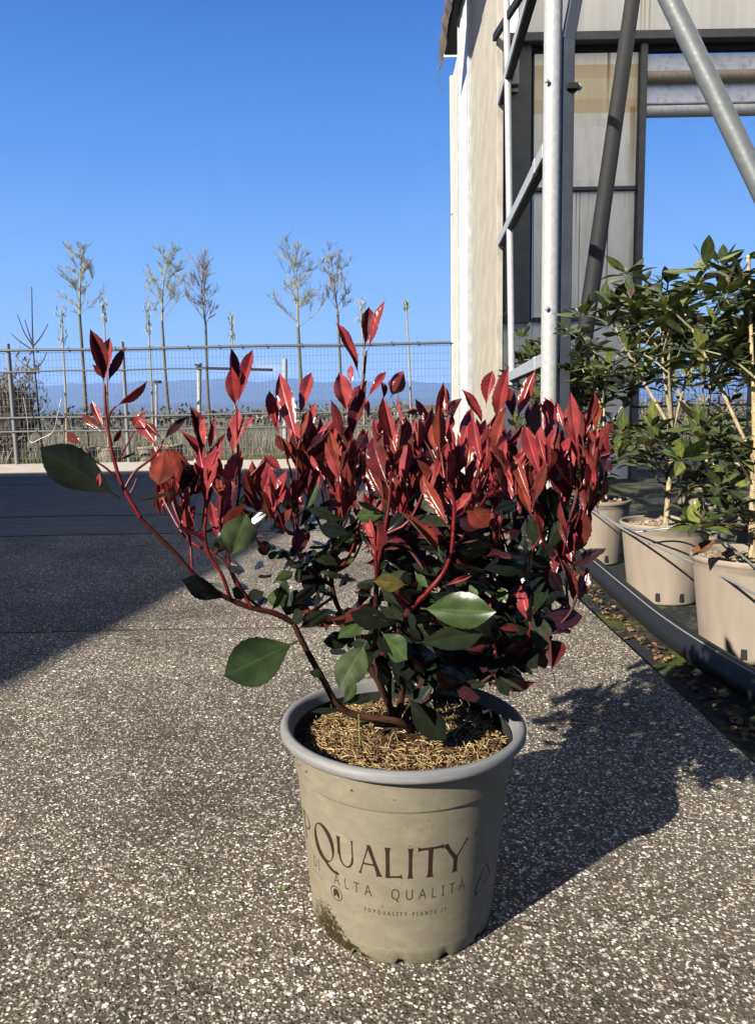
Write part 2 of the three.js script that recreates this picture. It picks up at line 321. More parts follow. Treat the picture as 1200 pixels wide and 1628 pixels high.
{ // repair joints sealed with tar, with wavering edges
  const tar = std(rgb1(.022, .022, .024), .6), seal = (pts, wd, label) => {
    const pos = [], idx = []; seed(pts.length * 13 + 5); const c = new THREE.CatmullRomCurve3(pts.map(([x, f]) => P3(x, .001, f))), n = 120;
    for (let i = 0; i <= n; i++) { const p = c.getPoint(i / n), t = c.getTangent(i / n), a = wd * (.6 + .7 * R()), b = wd * (.6 + .7 * R()); pos.push(p.x - t.z * a, p.y, p.z + t.x * a, p.x + t.z * b, p.y, p.z - t.x * b); }
    for (let i = 0; i < n; i++) { const a = i * 2; idx.push(a, a + 1, a + 2, a + 1, a + 3, a + 2); }
    const g = new THREE.BufferGeometry(); g.setAttribute('position', new THREE.Float32BufferAttribute(pos, 3)); g.setAttribute('uv', new THREE.Float32BufferAttribute(new Float32Array(pos.length / 3 * 2), 2)); g.setIndex(idx); g.computeVertexNormals(); struct('tar_seam', g, std(rgb1(.030, .030, .031), .7, { side: THREE.DoubleSide }), label);
  };
  seal([[-6, 5.5], [-4, 5.42], [-2.4, 5.5], [-.6, 5.44], [.7, 5.5]], .018, 'dark tar seam across the asphalt lane near the slab');
  seal([[-1.2, ROAD + .05], [-1.45, 6], [-1.7, 7.4], [-2.2, 9.2]], .016, 'dark tar seam running away along the asphalt lane');
  seal([[-4.6, 8.2], [-4.1, 8.16], [-3.6, 8.2]], .03, 'short dark tar smear on the far asphalt');
}
struct('road_bed', boxAt(-14, EDGE, -.115, -.006, ROAD, 9.27), M.asphalt, 'asphalt bed below the lane');
struct('pavement', boxAt(-14, 6, -.115, .04, 9.275, 11.1, .015), M.pave, 'sunlit pale concrete strip along the foot of the fence');
struct('weed_mat', gridPlane(EDGE + .004, 6, -1, 9.27, -.045, 60, 100, .7, (x, f) => .014 * noise3.noise(x * 4, f * 4, 2) + .02 * sstep(x, 1.2, .7) * noise3.noise(x * 2, f * 2, 8)), M.matcloth, 'mossy black woven weed mat under the row of pots');
{ // the hills
  const hill = (f, prof, label, mat) => {
    const g = gridPlane(-3400, 3400, f, f + 900, 0, 240, 10, .001, (x, q) => { const t = (q - f) / 900, e = Math.sin(Math.PI * clamp(t * .62 + .0, 0, .5) / .5 * .5) ; return -1 + prof(x) * e * (1 + .10 * fbm(x * .012, q * .012, 3)); });
    struct('hills', g, mat, label);
  };
  const m = std(rgb(.075, .09, .06), 1);
  hill(2300, (x) => 104 + 22 * Math.sin(x * .0019 + 2.9) + 22 * fbm(x * .004, 1, 2, 5), 'blue hazy mountain ridge along the horizon', m);
  hill(1500, (x) => 30 + 30 * fbm(x * .003, 5, 6, 5), 'lower hazy foothills in front of the mountain ridge', m);
}

// ================================================================ GREENHOUSE
{
  const gh = thing('greenhouse', P3(.95, 0, 6.15), 'steel framed greenhouse with beige and white side wall, grey panels and galvanised posts', 'greenhouse');
  const add = (n, g, m) => part(n, rel(g, gh), m, gh);
  const XS = .95, FB = 8.0, FN = 6.15;
  const fs = (px) => -onSide(px, 400, XS).z;                     // where a column of pixels meets the side wall
  const xb = (px) => onFront(px, 400, FB).x, yb = (py, px = 950) => onFront(px, py, FB).y;
  // side wall, from near corner to far end
  const f1 = fs(748), fm = fs(766), f2 = fs(731), f3 = fs(719);
  add('corner_board', boxAt(XS, XS + .05, 0, 4.8, FN, fm - .006, .006), M.beige);
  add('corner_board', boxAt(XS + .006, XS + .05, 0, 4.8, fm, f1 - .04, .004), M.beige);
  add('edge_trim', boxAt(XS - .03, XS + .05, 0, 4.72, f1 - .035, f1 + .035, .006), M.trim);
  add('wall_sheet', boxAt(XS, XS + .03, 0, 4.8, f1 + .04, f2, .004), M.film);
  add('edge_trim', boxAt(XS - .012, XS + .05, 0, 4.8, f2 + .004, f2 + .09, .006), M.trim);
  add('wall_sheet', boxAt(XS + .004, XS + .03, 0, 4.5, f2 + .095, f3, .004), M.whiteSheet);
  for (let i = 0; i < 3; i++) { // loose white plastic folded over the far end, in three lengths
    const y0 = [3.0, 1.5, -.1][i], y1 = [4.55, 2.99, 1.49][i]; add('plastic_edge', bar(P3(XS + .012 - .004 * i, y0, f3 + .03), P3(XS + .010 + .004 * (i - 1), y1, f3 + .03), .05, .05, V(1, 0, 0), .008), M.whiteSheet);
  }
  { // weathered fabric hem hanging at the eave
    const pos = [], idx = [], uv = [], n = 46;
    for (let i = 0; i <= n; i++) for (let k = 0; k <= 4; k++) {
      const t = i / n, f = lerp(6.4, f3 - .05, t), q = k / 4, low = .24 + .10 * noise3.noise(t * 14, 1, 1) + .16 * sstep(t, .8, 1);
      const x = XS - .10 - .05 * Math.sin(q * 3) + .03 * noise3.noise(t * 20, q * 3, 5); pos.push(x, 5.0 - q * low + .02 * noise3.noise(t * 30, q, 2), -f); uv.push(f, q * .4);
    }
    for (let i = 0; i < n; i++) for (let k = 0; k < 4; k++) { const a = i * 5 + k, b = a + 5; idx.push(a, a + 1, b, b, a + 1, b + 1); }
    const g = new THREE.BufferGeometry(); g.setAttribute('position', new THREE.Float32BufferAttribute(pos, 3)); g.setAttribute('uv', new THREE.Float32BufferAttribute(uv, 2)); g.setIndex(idx); g.computeVertexNormals();
    add('eave_fabric', g, M.fabric);
    add('gutter', boxAt(XS - .07, XS + .10, 4.84, 4.98, FN - .2, f3 + .2, .02), M.frameDark);
    for (let i = 0; i < 1; i++) add('loose_thread', tube([P3(XS - .12, 4.68 - i * .02, f3 - .02), P3(XS - .16 + .02 * i, 4.52, f3 - .02), P3(XS - .09 - .03 * i, 4.34 - .06 * i, f3 - .03)], .008, .004, 8, 5), M.fabric);
  }
  add('downpipe', tube([P3(XS - .03, 4.9, fs(757)), P3(XS - .035, 4.55, fs(757)), P3(XS - .03, 4.34, fs(760))], .035, .035, 10, 10), M.frameDark);
  // back wall
  const wallTop = yb(72), base = -.12;
  const xa0 = XS + .052, xa1 = xb(800), xa2 = xb(841), xa3 = xb(847), xa4 = xb(1007), xa5 = xb(1018);
  add('column_panel', boxAt(xa0, xa1 - .004, base, wallTop, FB - .02, FB + .06), M.frameDark);
  add('column_panel', boxAt(xa1, xa2, yb(514, 820), wallTop, FB - .05, FB + .06, .006), M.panelDark);
  add('column_shadow_gap', boxAt(xa2 + .003, xa3 - .003, yb(512), wallTop, FB + .03, FB + .06), M.seam);
  // wall panels between horizontal trims
  const panelCols = [xa3, xb(920), xb(965), xa4];
  const stainCanvas = (draw) => std(rgb(1.3, 1.25, 1.15), .62, { map: canvasTex(512, 1024, (g, w, h) => {
    seed(91); g.fillStyle = 'rgb(236,236,232)'; g.fillRect(0, 0, w, h);
    for (let i = 0; i < 260; i++) { const x = R() * w, y = R() * h, q = rr(150, 255) | 0; g.fillStyle = `rgba(${q},${q},${q - 6},0.10)`; g.fillRect(x, y, rr(4, 40), rr(60, 420)); }
    draw(g, w, h);
    for (let i = 0; i < 900; i++) { const q = rr(90, 180) | 0; g.fillStyle = `rgba(${q},${q - 8},${q - 20},0.25)`; g.fillRect(R() * w, R() * h, rr(1, 3), rr(1, 5)); }
  }, true, false) });
  const unit = (g, x0, x1, y0, y1) => { const p = g.attributes.position, uv = g.attributes.uv; for (let i = 0; i < p.count; i++) uv.setXY(i, clamp((p.getX(i) - x0) / (x1 - x0), 0, 1), clamp((p.getY(i) - y0) / (y1 - y0), 0, 1)); return g; };
  const drip = (g, x, y0, y1, wd, a, col = '86,62,40') => { const gr = g.createLinearGradient(0, y0, 0, y1); gr.addColorStop(0, `rgba(${col},${a})`); gr.addColorStop(1, `rgba(${col},0)`); g.fillStyle = gr; g.fillRect(x, y0, wd, y1 - y0); };
  const mUpper = stainCanvas((g, w, h) => {
    g.fillStyle = 'rgba(206,184,138,0.5)'; g.fillRect(0, h * .085, w, h * .36);
    g.fillStyle = 'rgba(180,150,104,0.26)'; g.fillRect(0, h * .085, w, h * .1); g.fillRect(0, h * .34, w, h * .10);
    drip(g, w * .70, 0, h * .5, 10, .6); drip(g, w * .72, 0, h * .3, 6, .5); drip(g, w * .08, 0, h, 14, .2); drip(g, w * .93, h * .4, h, 26, .5, '150,110,60');
    g.fillStyle = 'rgba(245,248,255,0.35)'; g.fillRect(w * .4, h * .55, w * .5, h * .4);
  });
  const mLower = stainCanvas((g, w, h) => { for (let i = 0; i < 14; i++) drip(g, R() * w, 0, rr(.1, .6) * h, rr(2, 12), rr(.1, .4), '70,66,60'); drip(g, w * .62, h * .1, h, 40, .25, '150,120,80'); });
  const mFoot = stainCanvas((g, w, h) => { for (let i = 0; i < 10; i++) drip(g, R() * w, 0, rr(.1, .5) * h, rr(2, 9), rr(.15, .45), '80,66,50'); drip(g, w * .30, 0, h * .7, 10, .55, '70,58,44'); });
  const y1 = yb(84), y2 = yb(297), y3 = yb(304), y4 = yb(503), y5 = yb(510);
  add('wall_panel', unit(boxAt(xa3, xa4, y2, y1, FB, FB + .05, .003), xa3, xa4, y2, y1), mUpper);
  add('wall_rail', boxAt(xa3, xa4, y3 + .002, y2 - .002, FB - .03, FB + .05), M.frameDark);
  for (let i = 0; i < 3; i++) add('wall_panel', unit(boxAt(panelCols[i] + .003, panelCols[i + 1] - .003, y4, y3, FB + (i % 2 ? .004 : 0), FB + .05, .004), xa3, xa4, y4, y3), mLower);
  add('wall_rail', boxAt(xa3, xa4, y5 + .002, y4 - .002, FB - .02, FB + .05), M.frameDark);
  add('foot_panel', unit(boxAt(xa1, xa4, base, y5, FB + .012, FB + .06, .004), xa1, xa4, base, y5), mFoot);
  add('wall_post', boxAt(xa4 + .003, xa5, base, yb(75), FB - .07, FB + .06, .006), M.panelDark);
  add('header_beam', boxAt(xb(800) , 6.2, yb(72), yb(58), FB - .12, FB + .08, .006), M.panelDark);
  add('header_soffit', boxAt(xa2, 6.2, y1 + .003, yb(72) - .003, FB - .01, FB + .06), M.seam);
  const gab = std(rgb(1.25, 1.24, 1.2), .6, { map: canvasTex(1024, 512, (g, w, h) => {
    seed(17); g.fillStyle = 'rgb(238,238,234)'; g.fillRect(0, 0, w, h);
    for (let i = 0; i < 240; i++) { const q = rr(150, 255) | 0; g.fillStyle = `rgba(${q},${q},${q},0.10)`; g.fillRect(R() * w, 0, rr(6, 60), h); }
    for (const x of [.245, .252, .262]) drip(g, w * x, h * .2, h * 1.3, 4, .75, '120,80,50');
  }, true, false) });
  const yg0 = yb(58) + .003; add('gable_panel', unit(boxAt(xb(822), 6.2, yg0, 6.0, FB - .02, FB + .03, .003), xb(822), 4.6, yg0, yg0 + .8), gab);
  // rolled film over the opening
  const yl = (py) => yb(py, 1100);
  const xr0 = xa5 + .006, xr1 = 6.2;
  const filmTex = std(rgb(1.15, 1.17, 1.22), .4, { map: canvasTex(1024, 256, (g, w, h) => {
    seed(23); g.fillStyle = 'rgb(225,228,236)'; g.fillRect(0, 0, w, h);
    for (let i = 0; i < 420; i++) { const q = R(); g.fillStyle = q < .5 ? `rgba(255,255,255,0.12)` : `rgba(70,76,96,0.10)`; g.beginPath(); g.ellipse(R() * w, R() * h, rr(5, 50), rr(2, 9), 0, 0, 7); g.fill(); }
    for (let i = 0; i < 60; i++) drip(g, R() * w, rr(0, .5) * h, h * rr(.4, 1), rr(1, 4), rr(.2, .6), '50,46,44');
  }, true, true) });
  const roll = (yc, r, m, ff) => add('film_roll', tube([P3(xr0, yc, ff), P3(xr1, yc, ff)], r, r, 30, 14, true, .03), m);
  add('film_sheet', boxAt(xr0, xr1, yl(125), yl(84), FB + .02, FB + .05, .01), filmTex);
  roll((yl(113) + yl(132)) / 2, Math.abs(yl(113) - yl(132)) / 2, M.filmTan, FB - .01);
  add('film_sheet', boxAt(xr0, xr1, yl(176), yl(125) - .002, FB + .025, FB + .055, .01), filmTex);
  roll((yl(166) + yl(186)) / 2, Math.abs(yl(166) - yl(186)) / 2, M.film, FB);
  add('film_rail', boxAt(xr0, xr1, yl(168), yl(165), FB - .05, FB + .01), M.trim);
  // electric box on the column
  add('junction_box', boxAt(xb(801), xb(820), yb(143, 810), yb(92, 810), FB - .13, FB - .052, .012), M.panel);
  add('box_foot', boxAt(xb(809), xb(820), yb(152, 810), yb(146, 810), FB - .09, FB - .052, .006), M.panel);
  // thin hanging cable at the column foot
  add('cable_loop', tube([onFront(808, 493, 7.9), onFront(797, 505, 7.86), onFront(795, 530, 7.85), onFront(800, 545, 7.86), onFront(797, 555, 7.9)], .004, .004, 24, 5), M.cane);
  // front post with its channel, arms, rod and braces
  const pf = 3.65, foot = onGround(880, 745, -.05), px0 = onFront(875, 400, pf).x;
  const post = tube([P3(px0, -.1, pf), P3(px0, 5.0, pf)], .0395, .0395, 3, 28); add('post', post, M.galv);
  for (const py of [128, 490]) { const c = onFront(869, py, pf - .045); const g = new THREE.SphereGeometry(.011, 12, 8); g.scale(1, 1, .6); g.translate(c.x, c.y, c.z); add('bolt', g, M.galvBar); }
  const cx = px0 + .074; add('channel', boxAt(cx - .03, cx + .022, -.1, onFront(893, 62, pf).y, pf - .01, pf + .06, .004), M.channel);
  add('channel', bar(P3(cx - .004, onFront(893, 62, pf).y - .005, pf + .025), P3(cx + .055, onFront(905, -60, pf).y, pf + .025), .052, .07, V(0, 0, 1)), M.channel);
  for (const py of [140, 496]) { const y = onFront(895, py, pf).y; add('clamp', boxAt(cx - .015, cx + .035, y - .014, y + .014, pf - .03, pf + .02, .004), M.galvDark); const g = new THREE.SphereGeometry(.014, 12, 8); g.translate(cx + .042, y, -pf + .005); add('bolt', g, M.galvBar); }
  const arm = (ya, yb2) => {                                   // angle iron between post and side wall corner
    const a = onFront(863, ya, pf + .02), b = onFront(792, yb2, FN - .01);
    add('arm', bar(a, b, .012, .062), M.galvBar);
    add('arm', bar(a.clone().add(V(.026, -.028, 0)), b.clone().add(V(.026, -.028, 0)), .045, .008), M.galvDark);
    const s = a.clone().lerp(b, .1), e = a.clone().lerp(b, .13); add('arm_strap', bar(s, e, .02, .068), M.galvBar);
  };
  arm(240, 385); arm(572, 607); arm(-100, 160);
  add('arm', bar(onFront(836, -20, 5), onFront(786, 60, FN), .03, .05), M.galvDark);
  add('hanging_rod', tube([at(804, -60, 5.2), at(813.5, 612, 5.2)], .0225, .0225, 2, 16), M.galv);
  add('brace', tube([at(1012, -50, 4.7), at(1002, 20, 4.65), at(912, 650, 4.0), at(893, 770, 3.88)], .046, .044, 16, 20), M.galvDark);
  add('brace', tube([at(1040, -50, 3.45), at(1420, 740, 3.1)], .0435, .0435, 4, 24), M.strut);
  const milk = new THREE.MeshPhysicalMaterial({ color: rgb1(.97, .955, .92), roughness: 1, transmission: .95, thickness: 0, side: THREE.DoubleSide });
  // translucent greenhouse film over the bay, out of the frame
  add('roof_sheet', gridPlane(-.4, 6.4, 3.3, 7.3, 5.04, 1, 1, 1), milk);
  add('roof_sheet', gridPlane(XS - .05, 6.4, 7.25, 10.3, 5.06, 1, 1, 1), milk);
  add('post', tube([P3(4.2, -.1, 7.95), P3(4.2, 5, 7.95)], .04, .04, 2, 16), M.galv);
}
{ // shed to the left, out of the frame, whose shade lies across the lane
  const sh = thing('shed', P3(-7, 0, 1), 'grey nursery shed to the left whose shade falls across the asphalt lane', 'shed');
  const s = new THREE.Shape(); const c = [[-4.74, 4.46], [-6.42, -5], [-14, -4], [-14, 4.5]];
  c.forEach((p, i) => (i ? s.lineTo(p[0] + 7, p[1] - 1) : s.moveTo(p[0] + 7, p[1] - 1)));
  const g = new THREE.ExtrudeGeometry(s, { depth: 3.9, bevelEnabled: false }); g.rotateX(-Math.PI / 2);
  part('wall', g, M.panel, sh);
  const s2 = new THREE.Shape(); c.forEach((p, i) => { const q = [(p[0] + 9.5) * 1.015 - 2.5, (p[1] - .2) * 1.015 - .8]; i ? s2.lineTo(...q) : s2.moveTo(...q); });
  const g2 = new THREE.ExtrudeGeometry(s2, { depth: .1, bevelEnabled: false }); g2.rotateX(-Math.PI / 2); g2.translate(0, 3.905, 0);
  part('roof', g2, M.panelDark, sh);
}

// ================================================================ FENCE
{
  const FF = 11.0, fe = thing('wire_fence', P3(0, 0, FF), 'galvanised wire mesh fence with round posts along the far pavement', 'fence');
  const add = (n, g, m) => part(n, rel(g, fe), m, fe), yTop = onFront(400, 551, FF).y;
  const px = (p) => onFront(p, 640, FF).x;
  const posts = [px(20), px(200), px(720), px(1010), px(1190), px(-180), px(-400)];
  posts.forEach((x, i) => add('post', tube([P3(x, -.1, FF), P3(x, yTop + (i < 3 ? .1 : .02), FF)], .028, .028, 2, 12), M.fenceSteel));
  for (const [y, r, a, b] of [[yTop, .020, -9, 6], [onFront(200, 588, FF).y, .012, -9, px(330)], [onFront(300, 660, FF).y, .016, -9, 6], [onFront(300, 682, FF).y, .015, -9, 6]]) {
    const pts = []; for (let i = 0; i <= 14; i++) pts.push(P3(lerp(a, b, i / 14), y + .006 * Math.sin(i * 2.1), FF - .03)); add('rail', tube(pts, r, r, 60, 8), M.railSteel);
  }
  for (let i = 0; i < 26; i++) { const x = -6 + i * .42 + .1 * Math.sin(i * 5); add('tie', tube([P3(x - .02, yTop + .03, FF - .03), P3(x + .005, yTop - .03, FF - .055), P3(x + .03, yTop + .02, FF - .02)], .009, .009, 6, 5), M.galvDark); }
  const wires = [], y0 = -.02, y1 = yTop - .03;
  for (let x = -8.5; x < 6; x += .052) wires.push(boxAt(x - .0022, x + .0022, y0, y1, FF, FF + .003, .0005));
  for (let y = y1; y > 0; y -= .105) wires.push(boxAt(-8.5, 6, y - .0022, y + .0022, FF + .003, FF + .006, .0005));
  const w = add('wire_mesh', merge(wires), steel(.20, .22, .24, .6, .3)); w.userData.kind = 'stuff';
}
{ // white cord hanging on the fence
  const c = thing('cord', onFront(45, 640, 10), 'pale loose cord hanging in a loop on the fence at the left', 'cord');
  part('cord_loop', rel(tube([onFront(38, 632, 10.92), onFront(44, 668, 10.88), onFront(49, 703, 10.86), onFront(66, 697, 10.85), onFront(84, 687, 10.86), onFront(92, 660, 10.88), onFront(98, 634, 10.92)],   .006, .006, 50, 6), c), M.wire, c);
}
{ // grey gate posts and bar behind the fence
  const f = 11.9;
  const g = thing('barrier', onFront(317, 690, f), 'grey barrier post with a dark horizontal bar behind the fence', 'barrier');
  part('post', rel(tube([onFront(317, 705, f), onFront(317, 577, f)], .034, .034, 2, 14), g), M.galv, g);
  part('bar', rel(tube([onFront(312, 585, f - .04), onFront(434, 588, f - .04)], .02, .02, 2, 10), g), M.galvDark, g);
  part('hinge', rel(tube([onFront(310, 580, f - .05), onFront(322, 580, f - .05)], .016, .016, 2, 8), g), M.galvDark, g);
  const p = thing('steel_post', onFront(453, 690, f), 'short galvanised post standing alone beside the end of the barrier bar', 'post');
  part('post', rel(tube([onFront(453, 700, f), onFront(453, 571, f)], .036, .036, 2, 14), p), M.galv, p);
  const l = thing('lamp_post', onFront(249, 690, 13), 'small lamp post with a dark head behind the fence', 'lamp post');
  part('post', rel(tube([onFront(249, 700, 13), onFront(249, 610, 13)], .026, .02, 2, 10), l), M.galv, l);
  part('head', rel(bar(onFront(247, 607, 13), onFront(254, 607, 12.9), .07, .05), l), M.blackMatte, l);
}

// ================================================================ TREES BEHIND THE FENCE
function branchTree(root, opt) {                               // recursive bare crown; returns {limbs, leaves}
  const limbs = [], tips = [];
  const grow = (p, dir, len, r, depth) => {
    const n = 3, pts = [p.clone()], d = dir.clone(); let q = p.clone();
    for (let i = 0; i < n; i++) { d.add(V(rn() * opt.wig, rn() * opt.wig * .5 + opt.up, rn() * opt.wig)).normalize(); q = q.clone().addScaledVector(d, len / n); pts.push(q); }
    limbs.push(tube(pts, Math.max(r * .8, .0026), Math.max(r * .36, .0019), 4, depth > 1 ? 3 : 5, false)); tips.push([pts[1], pts[2], q, depth]);
    if (depth >= opt.depth) return;
    const k = opt.kids[depth];
    for (let i = 0; i < k; i++) {
      const t = rr(.25, 1), a = pts[Math.min(n, Math.floor(t * n))].clone(), nd = d.clone().add(V(rn(), rn() * .5 + .05, rn()).multiplyScalar(opt.spread)).normalize();
      grow(a, nd, len * rr(.45, .75), r * .5, depth + 1);
    }
  };
  return { grow, limbs, tips };
}
function leafBits(tips, per, size, out) {
  for (const [a, b, c, d] of tips) { if (d < (per > 2 ? 1 : 3) || (per < 3 && R() < .45)) continue; for (let i = 0; i < per; i++) {
    const p = a.clone().lerp(R() < .5 ? b : c, R()).add(V(rn(), rn(), rn()).multiplyScalar(size * .7)), s = size * rr(.5, 1.2), g = new THREE.PlaneGeometry(s * .25, s); g.rotateX(rr(-1, 1)); g.rotateY(R() * 6); g.rotateZ(rr(-1.2, 1.2)); g.translate(p.x, p.y, p.z); out.push(g.toNonIndexed());
  } }
}
const smallPot = (f) => { const pts = [[.0, .0], [.115, 0], [.12, .01], [.148, .25], [.158, .252], [.158, .285], [.145, .285], [.14, .24], [0, .24]].map(([r, y]) => new THREE.Vector2(r, y)); return new THREE.LatheGeometry(pts, 28); };
const catkin = std(rgb(.33, .36, .17), .9, { side: THREE.DoubleSide }), catkinGrey = std(rgb(.34, .35, .22), .9, { side: THREE.DoubleSide }), budBrown = std(rgb(.14, .10, .085), .9, { side: THREE.DoubleSide });
function youngTree(spec) {
  seed(spec.s);
  const f = spec.f, b = onFront(spec.bx, 640, f), base = V(b.x, -.05, -f);
  const t = thing('young_tree', base, spec.label, 'tree', spec.group);
  const fork = onFront(spec.fx, spec.fy, f), top = onFront(spec.tx, spec.ty, f), H = top.y - fork.y, W = spec.w / F * f;
  part('trunk', rel(tube([base.clone(), base.clone().lerp(fork, .5).add(V(rr(-.03, .03), 0, 0)), fork], spec.r * 1.05, spec.r * .62, 14, 8, true, .12), t), spec.bark ?? M.barkTree, t);
  if (spec.pot) { const g = smallPot(); part('pot', g, M.potTaupe, t); }
  const o = { wig: spec.wig ?? .5, up: spec.up ?? .06, depth: 3, kids: [3, 4, 3], spread: spec.spread ?? .95 }, B = branchTree(null, o);
  B.limbs.push(tube([fork, fork.clone().lerp(top, .5).add(V(rr(-.05, .05), 0, rr(-.05, .05))), top], spec.r * .55, .004, 8, 5, false));
  for (let i = 0; i < spec.n; i++) {
    const q = Math.pow(i / spec.n, 1.0) * .88, p = fork.clone().lerp(top, q), a = i * 2.4 + R(), d = V(Math.cos(a), (spec.rise ?? .6) + .5 * q, Math.sin(a) * .8).normalize();
    B.grow(p, d, (W * .58) * (1 - q * .45) * rr(.5, 1.15), spec.r * .26 * (1 - q * .5), 0);
  }
  part('crown', rel(merge(B.limbs), t), spec.twig ?? M.twig, t);
  if (spec.leaf) { const l = []; leafBits(B.tips, spec.leaf, spec.ls ?? .034, l); if (l.length) { const m = part('foliage', rel(merge(l), t), spec.leafMat ?? catkin, t); m.userData.kind = 'stuff'; } }
  return t;
}
const willows = 'young trees in pots behind the fence';
for (const s of [
  { s: 3, f: 12.0, bx: 134, fx: 127, fy: 500, tx: 131, ty: 394, w: 92, r: .034, n: 15, leaf: 1, pot: true, label: 'young green tinged tree tallest left of the barrier, between the two tufted saplings', twig: M.twigPale },
  { s: 8, f: 12.2, bx: 272, fx: 258, fy: 510, tx: 271, ty: 394, w: 84, r: .03, n: 15, leaf: 1, pot: true, label: 'young green tinged tree with leaning trunk just left of the barrier post', twig: M.twigPale },
  { s: 15, f: 12.8, bx: 333, fx: 327, fy: 515, tx: 324, ty: 415, w: 80, r: .03, n: 17, leaf: 0, rise: 1.1, label: 'bare grey young tree right behind the barrier post', kids: [4, 4, 3] },
  { s: 21, f: 12.2, bx: 483, fx: 474, fy: 520, tx: 470, ty: 395, w: 100, r: .034, n: 16, leaf: 1, label: 'broad bare young tree behind the lone short post, second from the greenhouse', twig: M.twigPale, leafMat: catkinGrey },
  { s: 27, f: 12.4, bx: 547, fx: 537, fy: 500, tx: 526, ty: 405, w: 78, r: .03, n: 14, leaf: 1, leafMat: catkinGrey, rise: 1.0, label: 'young tree with one arching side branch behind the tallest red shoot' },
]) youngTree({ ...s, group: willows });
function sapling(bx, tx, ty, w, tuft, label, opt = {}) {
  seed(bx * 7 + 1); const f = opt.f ?? 11.7, b = onFront(bx, 640, f), base = V(b.x, -.05, -f), top = onFront(tx, ty, f);
  const t = thing('sapling', base, label, 'sapling', 'thin tufted saplings behind the fence');
  part('trunk', rel(tube([base.clone(), base.clone().lerp(top, .5).add(V(.012, 0, 0)), top], .022, .009, 10, 7, true, .1), t), M.barkPale, t);
  if (opt.pot) part('pot', smallPot(), M.potTaupe, t);
  if (tuft) { const l = [], H = tuft / F * f, W = w / F * f; for (let i = 0; i < 90; i++) { const q = R(), p = top.clone().add(V(rn() * W * (.35 + .3 * Math.sin(q * 9)), -q * H + .04, rn() * W * .5)), g = leafGeo({ nx: 2, ny: 3, fold: .2, serr: 0, pucker: 0 }).toNonIndexed(); g.applyMatrix4(leafMatrix(V(0, 0, 0), V(rn() * .6, 1, rn() * .6).normalize().multiplyScalar(rr(.05, .09)), .013, R() * 6, V(0, 0, 1))); g.translate(p.x, p.y, p.z); l.push(g); }
    const m = part('foliage', rel(merge(l), t), catkin, t); m.userData.kind = 'stuff'; }
}
sapling(101, 98, 492, 26, 60, 'thin sapling with a pale green tuft left of the tallest left tree');
sapling(167, 165, 484, 18, 34, 'thin sapling with small green tuft above the upright red leaf at the left', { pot: true });
sapling(240, 235, 492, 16, 44, 'thin straight sapling with a tuft beside the leaning trunk tree');
sapling(372, 368, 505, 14, 44, 'short tufted sapling behind the red shoot left of the lone post');
sapling(577, 574, 482, 24, 40, 'tufted sapling partly hidden by the topmost red leaves');
sapling(654, 646, 488, 9, 12, 'very thin bare stick with a tiny tuft next to the greenhouse wall');
{ // bare sapling with upright forks, far left
  const f = 11.8, b = onFront(62, 640, f), base = V(b.x, -.05, -f), t = thing('bare_sapling', base, 'leafless sapling with candelabra forks beside the shrub at the left edge', 'sapling');
  const q = (x, y) => onFront(x, y, f);
  part('trunk', rel(tube([base, q(57, 600), q(53, 550), q(51, 456)], .022, .006, 12, 7), t), M.barkDark, t);
  for (const l of [[[53, 550], [40, 530], [28, 500]], [[52, 545], [45, 525], [40, 508]], [[54, 550], [66, 535], [77, 515]], [[52, 556], [35, 545], [18, 530]], [[57, 588], [68, 575], [75, 560]], [[56, 590], [42, 582], [30, 572]]]) part('branch', rel(tube(l.map((p) => q(...p)), .011, .005, 6, 5), t), M.barkDark, t);
}
{ // twiggy shrub at the left edge
  seed(44); const f = 12.0, base = onFront(14, 735, f), t = thing('shrub', V(base.x, -.1, base.z), 'dense twiggy purple brown shrub at the left edge behind the fence', 'shrub');
  const o = { wig: .5, up: .16, depth: 3, kids: [4, 4, 3], spread: 1.1 }, B = branchTree(null, o);
  for (let i = 0; i < 22; i++) B.grow(V(base.x + rn() * .38, 0, base.z + rn() * .3), V(rn() * .7, 1, rn() * .6).normalize(), rr(.6, 1.25), .016, 0);
  part('branches', rel(merge(B.limbs), t), M.twig, t);
  const l = []; leafBits(B.tips.filter((q) => q[0].y < 1.75), 3, .075, l); part('foliage', rel(merge(l), t), budBrown, t).userData.kind = 'stuff';
}
{ // a few pots without trees
  const list = [[258, 'brown pot near the leaning trunk tree behind the fence', 11.5], [232, 'brown pot between two thin saplings behind the fence', 11.55], [172, 'brown pot just right of the tallest left tree', 11.4]];
  for (const [p, label, f] of list) { const b = onFront(p, 640, f), t = thing('plant_pot', V(b.x, -.05, -f), label, 'pot', 'small pots behind the fence'); part('pot', smallPot(), M.potTaupe, t); part('soil', new THREE.CylinderGeometry(.139, .139, .01, 20).translate(0, .246, 0), M.soil, t); }
}
